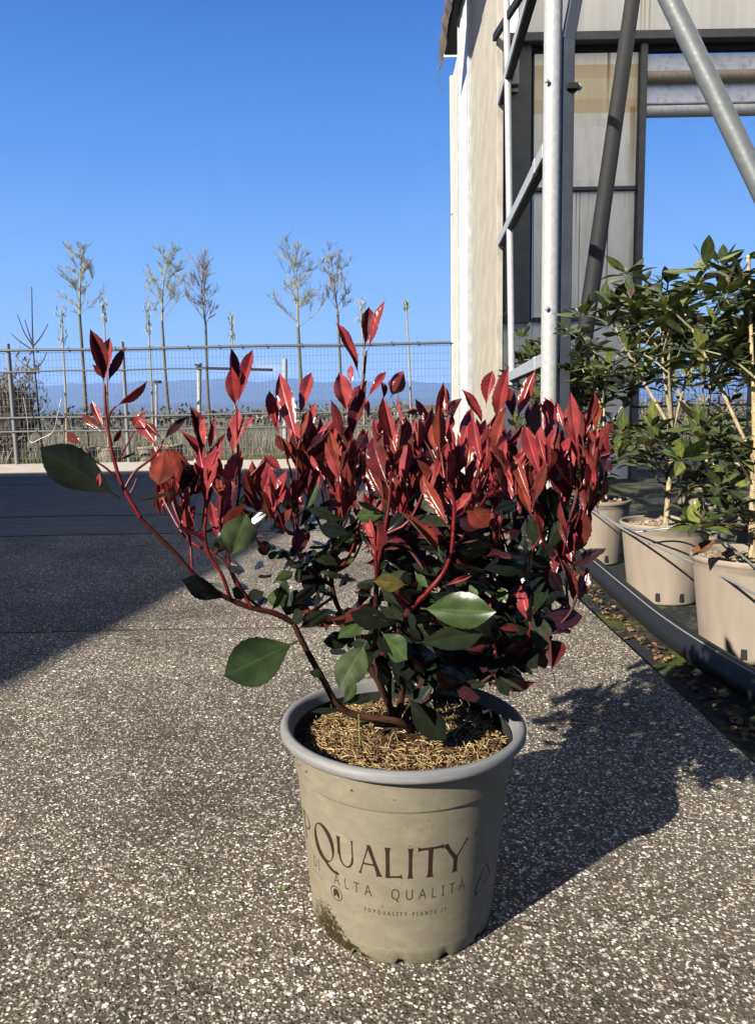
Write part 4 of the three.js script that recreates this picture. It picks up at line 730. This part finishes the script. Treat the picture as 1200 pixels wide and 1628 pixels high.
const rowsText = `
wine 167 615 145 523 30 .957 -.01 15
wine 170 612 199 551 25 .955 -.02 -25
wine 166 610 176 542 22 .965 .02 10
pink 164 603 149 580 12 .950 -.02 50
red 184 648 231 606 23 .950 -.01 20
pink 168 688 147 640 15 .955 -.02 -40
brown 164 690 128 657 16 .95 -.02 20
brown 134 708 102 688 18 .945 0 15
brown 178 706 193 683 12 .956 0 10
red 210 684 229 652 16 .95 -.02 -40
under 187 731 216 720 9 .955 -.02 60
under 192 792 62 710 60 .965 -.05 175
gloss 157 778 158 752 10 .945 -.01 0
orange 263 704 252 778 44 .965 -.05 200
orange 268 706 278 760 30 .975 -.02 170
purple 259 701 296 662 22 .97 .0 160
pink 253 712 221 666 26 .975 .02 -30
wine 257 697 235 675 18 .965 -.01 20
orange 268 706 299 745 16 .97 -.03 150
pale 210 796 279 783 16 .96 -.04 70
deep 279 788 322 746 48 1.03 .04 20
red 329 794 343 690 52 .958 -.02 8
wine 322 737 304 645 25 .985 .02 15
pink 327 720 320 659 16 .965 .0 45
red 333 720 342 664 20 .975 .01 -30
red 317 730 290 686 17 .965 -.02 30
red 375 651 368 586 30 .99 -.02 -5
wine 375 635 367 555 26 1.005 .02 10
red 377 648 403 562 24 .995 -.01 -20
pink 370 728 378 652 36 .99 -.02 -15
red 388 684 402 659 16 1.0 0 20
wine 353 836 368 763 26 .975 .0 20
orange 358 856 387 801 20 .97 -.03 -50
pale 366 886 392 823 52 .975 -.05 10
red 404 852 426 880 11 .97 -.02 40
wine 335 865 284 838 15 .965 -.03 50
wine 472 705 443 594 38 1.02 -.01 160
red 445 697 430 626 24 1.035 .01 -25
red 475 666 496 597 26 1.04 .02 20
orange 476 706 490 650 16 1.02 -.01 -60
pink 486 700 500 640 20 1.035 .0 30
purple 488 718 522 682 22 1.02 -.01 165
wine 452 722 440 692 20 1.03 .0 170
orange 457 740 447 693 16 1.03 -.01 30
red 433 806 425 738 34 1.01 -.02 8
red 472 810 439 761 17 1.02 -.02 40
brown 452 838 468 790 22 1.01 -.02 -30
yellow 421 834 428 806 8 1.0 0 60
red 452 752 419 727 22 1.02 .0 30
pink 510 752 491 724 15 1.0 -.02 20
wine 579 556 587 488 28 1.045 .01 8
red 585 558 607 475 26 1.03 -.02 -32
red 572 600 537 513 24 1.03 -.01 35
gloss 559 613 556 578 15 1.05 .01 45
pink 551 658 540 593 36 1.02 -.01 6
gloss 552 664 570 612 20 1.03 .02 -30
wine 546 706 528 637 24 1.01 -.02 160
red 583 634 614 594 17 1.03 -.01 40
wine 554 722 581 603 30 1.0 -.03 165
gloss 586 668 581 632 12 1.05 .02 30
wine 622 632 642 594 26 1.06 .01 165
gloss 620 634 640 588 28 1.075 .03 -40
wine 610 637 606 606 12 1.05 .0 30
pink 625 707 608 632 30 .99 -.02 -4
gloss 642 678 627 622 24 1.02 .01 -55
wine 627 726 649 669 28 1.0 -.01 165
wine 618 778 590 696 46 .945 -.01 172
brown 614 802 582 738 26 .955 .01 150
purple 652 768 665 696 26 1.04 .01 160
red 642 657 664 654 10 1.05 .0 60
gloss 492 716 530 660 20 1.03 .02 -35
yellow 544 748 526 705 15 1.0 .0 30
purple 565 720 583 688 24 1.0 .01 165
red 600 692 606 670 22 1.02 .0 20
red 692 686 703 611 24 1.11 .0 10
pink 689 684 660 635 17 1.11 -.02 40
wine 713 668 706 615 20 1.13 .02 -10
gloss 717 672 732 632 20 1.12 .0 -40
purple 708 764 673 685 30 1.05 -.02 168
orange 721 764 703 688 18 1.06 -.03 40
orange 740 748 748 706 17 1.06 .0 20
red 708 690 720 662 18 1.12 .0 20
red 788 678 806 585 30 1.07 -.02 -22
red 772 650 783 593 26 1.09 .01 -35
red 769 678 737 620 22 1.07 -.02 35
red 820 670 848 591 27 1.1 -.01 -15
wine 817 672 809 616 22 1.12 .02 25
pink 766 758 781 672 42 1.04 -.03 6
wine 753 747 777 680 20 1.05 -.01 160
wine 793 709 832 674 13 1.06 -.02 50
red 804 748 834 720 18 1.06 -.02 20
red 857 748 859 675 27 1.04 -.02 4
red 884 682 864 632 26 1.13 .0 10
pink 896 686 883 639 16 1.12 -.02 -45
pink 916 716 908 627 24 1.07 -.03 15
wine 927 690 945 620 18 1.11 .0 20
orange 945 690 951 636 18 1.1 .0 -20
red 935 690 938 648 16 1.12 .01 20
red 895 732 901 692 23 1.08 .0 160
red 916 738 964 693 12 1.07 -.03 50
red 937 731 975 717 8 1.07 -.02 60
purple 951 772 964 731 30 1.06 .0 160
gloss 850 664 863 640 14 1.14 .0 20
gloss 868 694 865 650 9 1.12 .0 60
wine 845 690 838 640 20 1.15 .0 10
wine 900 690 904 640 18 1.16 .0 10
orange 715 842 669 759 29 .915 -.02 28
orange 702 886 641 817 29 .92 -.03 22
pink 722 816 752 784 20 .91 -.02 -40
orange 738 798 776 838 44 .90 -.02 170
purple 726 822 757 842 30 .925 .0 160
red 720 806 704 766 14 .93 .01 30
orange 700 852 695 824 17 .94 .02 20
brown 735 868 738 914 30 .95 .0 175
red 677 913 652 877 11 .93 -.01 30
pink 700 933 748 916 10 .92 -.02 50
brown 714 862 760 860 16 .94 .0 40
yellow 648 930 596 922 28 .93 -.03 20
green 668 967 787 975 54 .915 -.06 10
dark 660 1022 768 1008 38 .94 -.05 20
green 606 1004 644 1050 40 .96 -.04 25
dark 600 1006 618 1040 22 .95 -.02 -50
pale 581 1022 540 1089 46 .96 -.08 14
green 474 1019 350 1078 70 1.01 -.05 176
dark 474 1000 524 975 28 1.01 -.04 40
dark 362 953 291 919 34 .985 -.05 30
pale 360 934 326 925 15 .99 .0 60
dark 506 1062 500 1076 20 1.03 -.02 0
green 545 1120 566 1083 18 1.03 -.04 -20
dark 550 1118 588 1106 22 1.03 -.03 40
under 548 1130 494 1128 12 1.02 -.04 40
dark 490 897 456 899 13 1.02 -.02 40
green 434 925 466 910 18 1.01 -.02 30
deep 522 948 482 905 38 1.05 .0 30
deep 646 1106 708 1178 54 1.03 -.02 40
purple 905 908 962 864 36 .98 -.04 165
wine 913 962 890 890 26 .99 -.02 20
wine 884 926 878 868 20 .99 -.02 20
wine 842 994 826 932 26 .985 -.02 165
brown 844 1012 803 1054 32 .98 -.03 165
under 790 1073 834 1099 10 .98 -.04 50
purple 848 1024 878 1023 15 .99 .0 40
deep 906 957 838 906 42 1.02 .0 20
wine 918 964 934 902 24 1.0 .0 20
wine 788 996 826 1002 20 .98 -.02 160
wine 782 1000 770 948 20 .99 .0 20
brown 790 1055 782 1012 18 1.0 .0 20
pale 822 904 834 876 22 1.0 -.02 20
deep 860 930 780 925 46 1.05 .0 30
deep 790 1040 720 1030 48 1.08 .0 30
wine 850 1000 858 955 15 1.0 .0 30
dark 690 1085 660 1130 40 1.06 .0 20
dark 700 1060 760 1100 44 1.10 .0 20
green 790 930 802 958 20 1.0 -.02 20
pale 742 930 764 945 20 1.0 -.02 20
`;
let leafCount = 0; const spill = [];
function heroLeaf(mat, base, tip, width, twist, geo, glint = false) {
  const ref = camera.position.clone().sub(base).normalize(); if (glint) ref.add(sunDir).normalize();
  if (leafCount++ < 298) putLeaf(hero, base, tip, width, L[mat], geo, twist, ref);
  else { const g = geo.clone(); g.applyMatrix4(leafMatrix(base.clone().sub(heroPos), tip.clone().sub(heroPos), width, twist, ref)); (spill[mat] ??= []).push(g); }
}
seed(202);
const GREENS = new Set(['green', 'dark', 'deep', 'pale', 'under', 'lime', 'yellow']);
const shootLeaf = (mat, bx, by, tx, ty, w, d, dt, tw) => {
  const isG = GREENS.has(mat), l = Math.hypot(tx - bx, ty - by) / F * d, catchSun = !isG && R() < .42;
  const k = isG ? 1 : 1.07, base = at(bx, by, d), tip = at(bx + (tx - bx) * k, by + (ty - by) * k, d + (catchSun ? l * rr(.25, .6) : dt)), geo = isG ? pick(greenGeos) : catchSun ? redGeos[pick([0, 4, 6, 7])] : pick(redGeos);
  heroLeaf(catchSun && R() < .35 && ['red', 'pink', 'wine'].includes(mat) ? 'shiny' : mat, base, tip, w / F * d * (isG ? 1.06 : .80), (catchSun ? rr(-14, 14) : tw) * Math.PI / 180, geo, catchSun);
};
for (const line of rowsText.trim().split('\n')) { const [m, ...n] = line.split(' '), [bx, by, tx, ty, w, d, dt, tw] = n.map(Number); shootLeaf(m, bx, by, tx, ty, w, d, dt, tw + rn() * 8); }
// smaller leaves on the inner twigs: red rosettes in the upper mass, dark green below
const shootAt = (x, y, d, size, mats, n) => {
  for (let i = 0; i < n; i++) {
    const a = i * 2.4 + R(), sp = rr(.06, .42), l = size * rr(.6, 1.1);
    shootLeaf(pick(mats), x + rn() * 5, y + i * size * .10, x + Math.cos(a) * sp * l, y + i * size * .10 - l * rr(.75, 1), l * rr(.25, .34), d + rn() * .02, Math.sin(a) * .05, rr(-50, 50) + (Math.sin(a) < 0 ? 150 : 0));
  }
  const b = at(x, y, d), src = pick(stemList.slice(4)); let best = null, bd = 1e9;
  for (const s of stemList) for (const q of s) { const w = q.clone().add(heroPos), dd = w.distanceTo(b) + (w.y > b.y - .04 ? .2 : 0); if (dd < bd) { bd = dd; best = q; } }
  const e = b.clone().sub(heroPos); part('stem', tube([best, best.clone().lerp(e, .5).add(V(0, -.015, 0)), e.clone().add(V(0, .015, 0))], .0022, .0013, 8, 6), M.stemRed, hero);
};
for (let i = 0; i < 104; i++) {
  const left = i % 9 === 0, x = left ? rr(240, 470) : 480 + 480 * Math.pow((i * .618034) % 1, .9), d = left ? rr(.98, 1.1) : rr(.94, 1.32), y = left ? rr(770, 850) : lerp(705, 880, Math.pow(R(), .8) * (d < 1.1 ? 1 : .5)) - (x > 930 ? 0 : 0);
  shootAt(x, y, d, rr(60, 98), y > 815 ? ['wine', 'red', 'brown', 'red', 'red', 'wine'] : ['red', 'red', 'wine', 'pink', 'red', 'brown', 'orange', 'pink'], 5);
}
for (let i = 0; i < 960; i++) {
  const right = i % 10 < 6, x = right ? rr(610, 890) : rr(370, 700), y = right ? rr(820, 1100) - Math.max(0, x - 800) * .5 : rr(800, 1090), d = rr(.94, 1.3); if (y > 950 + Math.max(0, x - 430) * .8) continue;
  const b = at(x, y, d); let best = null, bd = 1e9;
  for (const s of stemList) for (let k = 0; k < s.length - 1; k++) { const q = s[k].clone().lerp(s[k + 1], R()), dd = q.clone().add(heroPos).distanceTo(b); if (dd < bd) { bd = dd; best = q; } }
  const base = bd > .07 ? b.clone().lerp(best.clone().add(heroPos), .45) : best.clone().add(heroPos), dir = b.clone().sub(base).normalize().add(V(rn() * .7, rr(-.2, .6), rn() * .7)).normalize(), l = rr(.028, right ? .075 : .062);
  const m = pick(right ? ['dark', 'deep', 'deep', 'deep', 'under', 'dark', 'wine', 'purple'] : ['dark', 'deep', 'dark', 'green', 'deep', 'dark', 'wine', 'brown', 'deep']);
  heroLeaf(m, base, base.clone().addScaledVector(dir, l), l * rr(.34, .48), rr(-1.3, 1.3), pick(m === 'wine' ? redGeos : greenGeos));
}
for (const [m, l] of Object.entries(spill)) { const p = part('foliage', merge(l), L[m], hero); p.userData.kind = 'stuff'; }
{ // little weed in the pot
  const q = (x, y, d) => at(x, y, d).sub(heroPos);
  part('weed_stalk', tube([q(572, 1185, 1.0), q(571, 1160, 1.005), q(570, 1135, 1.01)], .0012, .0008, 8, 5), L.lime, hero);
  for (const [bx, by, tx, ty, w] of [[572, 1184, 588, 1178, 13], [570, 1190, 563, 1205, 12], [571, 1160, 580, 1150, 8], [590, 1160, 600, 1153, 9]]) shootLeaf('lime', bx, by, tx, ty, w, 1.0, -.005, 0);
}

// ================================================================ POTTED SHRUBS IN A ROW
const gravelGeo = (() => { const g = new THREE.IcosahedronGeometry(1, 0); g.scale(1, .6, .8); return g; })();
const laurelPot = (() => {
  const l = [[.128, 0], [.132, .006], [.160, .262], [.159, .264], [.1615, .27], [.1655, .285], [.169, .287], [.1705, .292], [.1705, .300], [.168, .3045], [.162, .304], [.159, .298], [.157, .26], [.15, .2]].map(([r, y]) => new THREE.Vector2(r, y));
  return new THREE.LatheGeometry(l, 64);
})();
function pottedLaurel(s, pos, label, spec) {
  seed(s);
  const t = thing('potted_laurel', pos, label, 'potted shrub', 'taupe pots of dark green shrubs in rows');
  const pot = part('pot', laurelPot, M.potTaupe, t);
  for (const a of [-.5, .15, .9, 2.2, 3.6, -1.6]) { const g = new RoundedBoxGeometry(.018, .034, .012, 1, .003); g.translate(0, .03, .131); g.rotateY(a); part('drain_hole', g, M.seam, pot); }
  part('soil', new THREE.CylinderGeometry(.157, .157, .01, 40).translate(0, .272, 0), M.soil, t);
  { const n = 900, im = new THREE.InstancedMesh(gravelGeo, std(rgb(1, 1, 1), .9), n), m = new THREE.Matrix4(), q = new THREE.Quaternion(), e = new THREE.Euler(), c = new THREE.Color(); im.name = 'grit';
    for (let i = 0; i < n; i++) { const r = .152 * Math.sqrt(R()), a = R() * 6.283, k = rr(.004, .010), v = rr(.5, 1.2); e.set(R() * 3, R() * 3, R() * 3); q.setFromEuler(e); m.compose(V(Math.cos(a) * r, .279 + k * .2, Math.sin(a) * r), q, V(k, k, k)); im.setMatrixAt(i, m); const b = pick([[.30, .24, .16], [.38, .33, .25], [.18, .13, .08], [.28, .14, .07]]); im.setColorAt(i, c.setRGB(b[0] * v, b[1] * v, b[2] * v)); }
    im.userData.kind = 'stuff'; im.castShadow = im.receiveShadow = true; t.add(im); }
  const hgt = spec.h, wid = spec.w;
  const forkY = .28 + (hgt - .28) * rr(.28, .4), fork = V(rn() * .04, forkY, rn() * .04), top = V(rn() * .08, hgt, rn() * .08);
  part('trunk', tube([V(rn() * .02, .27, rn() * .02), fork.clone().multiplyScalar(.6).setY((forkY + .27) / 2), fork], .011, .0085, 8, 9, true, .06), M.barkPale, t);
  const ends = [];
  const branch = (a, b, r) => { const mid = a.clone().lerp(b, .5).add(V(rn() * .04, .02, rn() * .04)); part('branch', tube([a, mid, b], r, r * .5, 8, 6, true, .05), r > .005 ? M.barkPale : r > .0035 ? M.twigPale : M.barkDark, t); ends.push([mid, .5], [b, 1]); return [mid, b]; };
  const main = [];
  for (let i = 0; i < 5; i++) { const a = i * 1.57 + R(), e = i === 0 ? top : V(Math.cos(a) * wid * rr(.25, .42), lerp(forkY, hgt, rr(.6, .95)), Math.sin(a) * wid * rr(.25, .42)); main.push(branch(fork, e, .0065)); }
  for (const [m, e] of main) for (let i = 0; i < 5; i++) { const a = R() * 6.283, q = (R() < .5 ? m : m.clone().lerp(e, R())).clone(); branch(q, q.clone().add(V(Math.cos(a) * wid * rr(.16, .34), rr(.05, .22), Math.sin(a) * wid * rr(.16, .34))), .0036); }
  for (let i = 0; i < 15; i++) { const a = i * 1.7 + R(), q = V(0, lerp(.34, forkY, R()), 0); branch(q, V(Math.cos(a) * wid * rr(.16, .46), q.y + rr(.0, .2), Math.sin(a) * wid * rr(.16, .46)), .0034); }
  if (spec.stake) part('stake', tube([V(.02, .25, .02), V(spec.stake, hgt * .97, .03)], .006, .005, 6, 8, true, .05), M.cane, t);
  let n = 0; const rest = {};
  const lay = (base, dir, l, mat) => {
    const tip = base.clone().addScaledVector(dir, l), tw = rr(-.5, .5), geo = pick(laurelGeos), w = l * rr(.27, .36), up = V(rn() * .3, 1, rn() * .3);
    if (n++ < 296) { const m = new THREE.Mesh(geo, L[mat]); m.name = 'leaf'; leafMatrix(base, tip, w, tw, up).decompose(m.position, m.quaternion, m.scale); m.castShadow = m.receiveShadow = true; t.add(m); }
    else { const g = geo.clone(); g.applyMatrix4(leafMatrix(base, tip, w, tw, up)); (rest[mat] ??= []).push(g); }
  };
  for (const [p, k] of ends) {
    const c = k === 1 ? spec.whorl : Math.round(spec.whorl * .55);
    for (let i = 0; i < c; i++) {
      const a = i * 2.4 + R() * .6, el = rr(-.2, .95) + (k === 1 && i < 3 ? .5 : 0), d = V(Math.cos(a) * Math.cos(el), Math.sin(el), Math.sin(a) * Math.cos(el));
      lay(p.clone().add(V(rn() * .01, -rr(0, .05) * (i / c), rn() * .01)), d, rr(.08, .13) * (i < 2 ? .7 : 1), R() < .45 ? 'laurel' : R() < .62 ? 'laurelDark' : 'laurelLit');
    }
    if (k === 1 && R() < .45) for (let i = 0; i < 4; i++) lay(p, V(rn() * .35, 1, rn() * .35).normalize(), rr(.025, .045), 'bud');
  }
  for (const [m, l] of Object.entries(rest)) part('foliage', merge(l), L[m], t).userData.kind = 'stuff';
  return t;
}
L.laurel = leafMat(.125, .175, .034, greenLeafTex, .3, .45, .2); L.laurelDark = leafMat(.046, .072, .016, greenLeafTex, .18, .5, .18); L.laurelLit = leafMat(.30, .34, .06, greenLeafTex, .38, .4, .22); L.bud = leafMat(.42, .28, .20, greenLeafTex, .3, .2, .5);
const potBase = (px, py) => { const b = onGround(px, py, -.045); return V(b.x, -.04, b.z); };
pottedLaurel(301, P3(1.115, -.04, 2.22 + .06), 'nearest green shrub in a taupe pot, cut by the right frame edge', { h: 1.20, w: .64, whorl: 12, stake: -.06 });
pottedLaurel(317, P3(1.115, -.04, 2.97), 'green shrub in the taupe pot second from the front, beside the black pipe', { h: 1.20, w: .70, whorl: 11, stake: 0 });
pottedLaurel(333, P3(1.06, -.04, 3.74), 'green shrub in the taupe pot behind the galvanised post, third from the front', { h: 1.02, w: .60, whorl: 10, stake: .03 });
pottedLaurel(349, P3(1.10, -.04, 4.55), 'green shrub in a taupe pot, fourth from the front, mostly hidden by red leaves', { h: .98, w: .5, whorl: 7, stake: 0 });
const back1 = pottedLaurel(355, P3(1.82, -.04, 3.55), 'green shrub in a taupe pot in the second row, between the two nearest ones', { h: 1.16, w: .64, whorl: 9, stake: 0 });
const back2 = pottedLaurel(371, P3(1.86, -.04, 4.35), 'green shrub in a taupe pot at the back of the second row', { h: 1.08, w: .6, whorl: 8, stake: .05 });
for (const [src, x, f, turn, label] of [[back1, 1.16, 5.45, 2.1, 'green shrub in a taupe pot farthest back in the front row, before the grey wall'], [back2, 2.62, 4.9, 1.2, 'green shrub in a taupe pot in the third row near the right frame edge']]) {
  const c = src.clone(); c.name = numbered('potted_laurel'); c.position.copy(P3(x, -.04, f)); c.rotation.y = turn; c.userData = { ...src.userData, label }; scene.add(c);
}

// ================================================================ PIPE, LINES, LITTER
{
  const pts = []; for (const [x, f] of [[.99, 6.2], [.965, 4.6], [.945, 3.5], [.915, 2.8], [.90, 2.35], [.915, 2.0], [.95, 1.7], [1.02, 1.35]]) pts.push(P3(x, .012, f));
  const p = thing('water_pipe', pts[4].clone(), 'black plastic water pipe curving along the pots on the weed mat', 'pipe');
  part('tube', rel(tube(pts, .041, .041, 90, 22), p), M.black, p);
  const st = pts.map((q) => q.clone().add(V(-.012, .0385, 0))); part('stripe', rel(tube(st, .0028, .0028, 90, 6), p), M.wire, p);
}
{
  const line = (label, pts, r = .0042) => { const a = pts.map(([x, y, d]) => at(x, y, d)), t = thing('tie_wire', a[0].clone(), label, 'wire', 'wires strung along the pots'); part('wire', rel(tube(a, r, r, 40, 6), t), M.wire, t); return t; };
  line('long pale wire slanting down across the front of the taupe pots', [[928, 795, 3.35], [985, 838, 2.98], [1060, 876, 2.62], [1135, 910, 2.28], [1210, 950, 1.98], [1330, 1010, 1.7]]);
  line('second pale wire just above the slanting one on the taupe pots', [[930, 808, 3.4], [1010, 842, 2.85], [1060, 838, 2.68], [1120, 832, 2.62], [1190, 826, 2.7]], .0035);
  line('thin bowed wire from the second pot to the nearest pot', [[1010, 846, 2.82], [1090, 838, 2.72], [1150, 862, 2.35], [1205, 906, 2.02]], .003);
  line('thin wire low on the third pot behind the post', [[905, 790, 3.7], [940, 808, 3.42], [985, 836, 3.0]], .003);
  const sp = thing('steel_stake', onGround(926, 868, -.045), 'dark square steel stake holding the wires between the pots', 'stake');
  const b = onGround(926, 868, -.045); part('post', rel(boxAt(b.x - .026, b.x + .026, -.06, .55, -b.z - .02, -b.z + .02, .003), sp), M.channel, sp);
}
{
  seed(73);
  const g = leafGeo({ nx: 2, ny: 4, fold: .35, curl: .35, serr: 0, pet: .05 }), n = 420, im = new THREE.InstancedMesh(g, std(rgb(1, 1, 1), .85, { side: THREE.DoubleSide }), n), m = new THREE.Matrix4(), q = new THREE.Quaternion(), e = new THREE.Euler(), c = new THREE.Color(); im.name = 'dry_leaves';
  for (let i = 0; i < n; i++) { const f = rr(1.3, 4.5), x = i < 700 ? .845 + rn() * .05 + (f > 3 ? .03 : 0) : rr(.80, 1.7), s = rr(.008, .024), k = pick([[.17, .08, .035], [.24, .13, .06], [.10, .055, .03], [.28, .19, .10]]), v = rr(.6, 1.1); e.set(-1.57 + rn() * .5, R() * 6.28, rn() * .5, 'YXZ'); q.setFromEuler(e); m.compose(V(x, -.038 + rr(0, .01), -f), q, V(s * .9, s, s)); im.setMatrixAt(i, m); im.setColorAt(i, c.setRGB(k[0] * v, k[1] * v, k[2] * v)); }
  im.castShadow = im.receiveShadow = true; scene.add(im); tag(im, 'dry brown fallen leaves gathered along the black pipe', 'dry leaves', null, 'stuff');
}
{
  const a = onGround(897, 1139, .004), b = onGround(962, 1153, .004), c = onGround(900, 1149, .004), d = onGround(940, 1150, .004);
  const s = thing('dry_stick', a.clone(), 'short pale split stick lying on the slab right of the pot', 'stick');
  part('splinter', rel(tube([a, a.clone().lerp(b, .5).add(V(0, .002, .002)), b], .0042, .0018, 8, 6, true, .2), s), M.cane, s); part('splinter', rel(tube([c, d], .003, .0012, 6, 6, true, .2), s), M.cane, s);
}
{ // a rusty fallen leaf caught on the nearest pot's rim, and a tiny weed in the slab
  const b = at(1142, 857, 2.2), t = thing('fallen_leaf', b, 'rusty brown leaf caught at the rim of the nearest taupe pot', 'leaf');
  putLeaf(t, b, at(1098, 874, 2.16), .034, std(rgb(.26, .10, .04), .8, { map: redLeafTex, side: THREE.DoubleSide }), laurelGeos[0], .6, V(0, .6, 1), 'blade');
  const w = onGround(449, 1417, 0), k = thing('weed_sprout', w, 'tiny yellow green weed growing in the slab left of the pot', 'weed'); seed(4);
  for (let i = 0; i < 7; i++) putLeaf(k, w, w.clone().add(V(rn() * .008, .004 + R() * .006, rn() * .008)), .004, L.lime, greenGeos[0], 0, V(0, 1, .5), 'leaf');
}
scene.traverse((o) => { if (o.isMesh) { o.castShadow = true; o.receiveShadow = true; } });
renderer.render(scene, camera);
